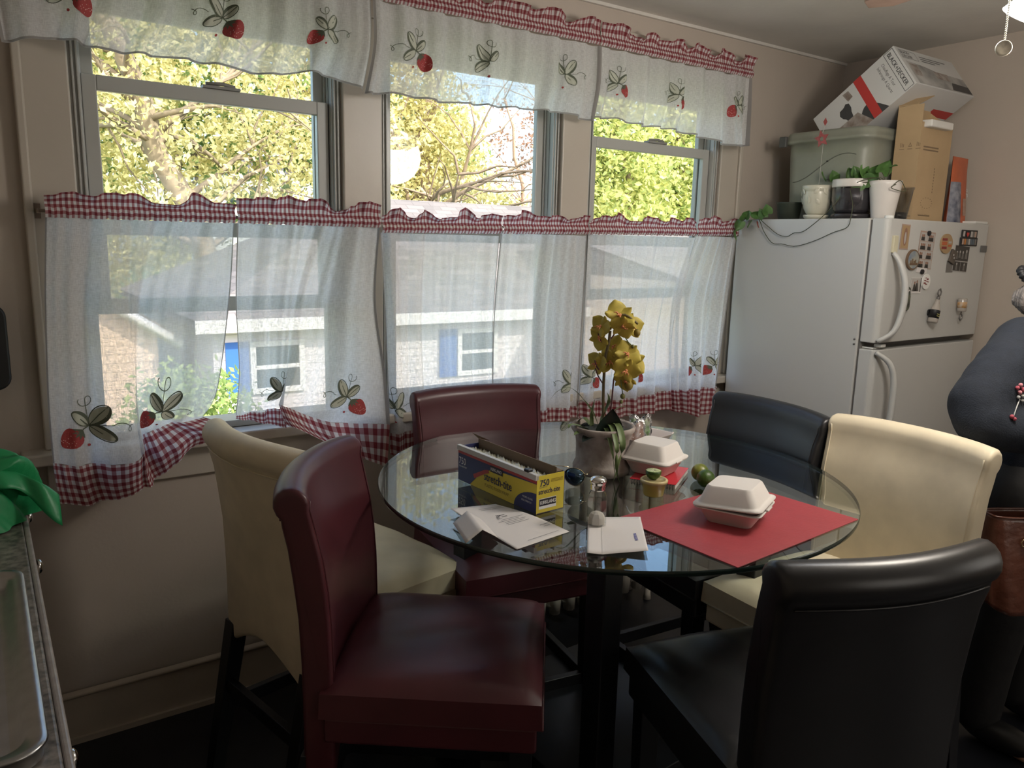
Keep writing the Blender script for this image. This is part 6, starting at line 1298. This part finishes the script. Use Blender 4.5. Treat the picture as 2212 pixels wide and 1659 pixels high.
pts_ = [[(0, .02, .90, .150, .118), (-.10, .02, .82, .112), (-.115, .0, .64, .100), (-.125, .0, .46, .085), (-.125, .02, .28, .078), (-.125, .03, .09, .070)], [(0, .02, .90, .150, .118), (.10, .02, .82, .112), (.115, .0, .64, .100), (.125, .0, .46, .085), (.125, .02, .28, .078), (.125, .03, .09, .070)]]
tr_ = skinned('trousers', pts_, M_pant, t, .011, 8)
for sx in (-1, 1): MB().ball((sx*.128, -.045, .045), .05, 16, 0, (1.0, 2.5, .88)).build('shoe', M_shoe, t)
emb = MB(); ec = Vector(at(2207, 852, Y=.80))-Vector((PX, PY, 0)); rr = random.Random(3)
def swsurf(px, py):
    d = ray(px, py); o_ = CAM-Vector((PX, PY, 0)); ok, loc, nrm, idx = sw.ray_cast(o_, d.normalized()); return loc if ok else None
for (dx, dy, r_, mi) in ((2198, 838, .006, 0), (2205, 832, .006, 1), (2210, 842, .007, 0), (2203, 848, .006, 1), (2209, 855, .006, 2), (2200, 858, .005, 2), (2208, 865, .005, 2), (2186, 900, .006, 0), (2192, 905, .005, 0)):
    l_ = swsurf(dx, dy)
    if l_ is not None: emb.ball(l_-Vector((.0, .0, 0))-(ray(dx, dy).normalized()*.008), r_, 8, mi, (1, 1, 1))
prev = [swsurf(2203, 862), swsurf(2196, 880), swsurf(2190, 898)]
if all(p is not None for p in prev): emb.tube([p-ray(2200, 870).normalized()*.008 for p in prev], .0015, 5, 2)
if emb.v: emb.build('flower_embroidery', [mat('pink_thread', (.40, .07, .10), .7), mat('rose_thread', (.55, .22, .25), .7), mat('white_thread', (.5, .5, .48), .7)], t)
# handbag
M_bagl = mat('brown_glossy_leather', (.11, .035, .020), .28, noise=.25, nscale=9, bump=.5, bscale=16, spec=.7)
M_bagd = mat('bag_lining', (.05, .03, .025), .7)
B0 = Vector((2.375, .835, .575))
t = thing('handbag', 'glossy brown leather handbag hanging beside the person behind the black chair', 'handbag', tuple(B0), math.radians(-32))
def bagg(u, v):
    a = 2*PI*u; c, s_ = math.cos(a), math.sin(a); k = .92+.08*min(1, v*2); e_ = lambda x: abs(x)**.42*(1 if x > 0 else -1)
    return (.172*e_(c)*(1.0-.02*v)*k, .062*e_(s_)*(1.1-.45*v)*k+.005*math.sin(7*a+3*v)*(1-v), .27*v+.022*(1-v)*abs(c)**3)
mb = MB().grid(bagg, 64, 24); mb.add([bagg(i/64, 0) for i in range(64)], [tuple(reversed(range(64)))]); mb.build('bag_body', M_bagl, t, solid=.003)
MB().grid(lambda u, v: (.13*(2*u-1), .03*(2*v-1), .225), 4, 4).build('lining', M_bagd, t)
MB().tube([bagg(i/96, 1) for i in range(97)], .0035, 6).build('rim_piping', M_bagl, t)
for sx in (-1, 1): MB().tube([(sx*.09, -.043, .20), (sx*.088, -.046, .28), (sx*.07, -.03, .40), (sx*.03, -.01, .46)], .007, 8, flat=.5).build('strap', M_bagl, t)
for sx in (-1, 1): MB().tube([(sx*.09+.012*math.cos(a), -.052, .205+.012*math.sin(a)) for a in [2*PI*i/16 for i in range(17)]], .0018, 6).build('buckle_ring', M_gold, t)
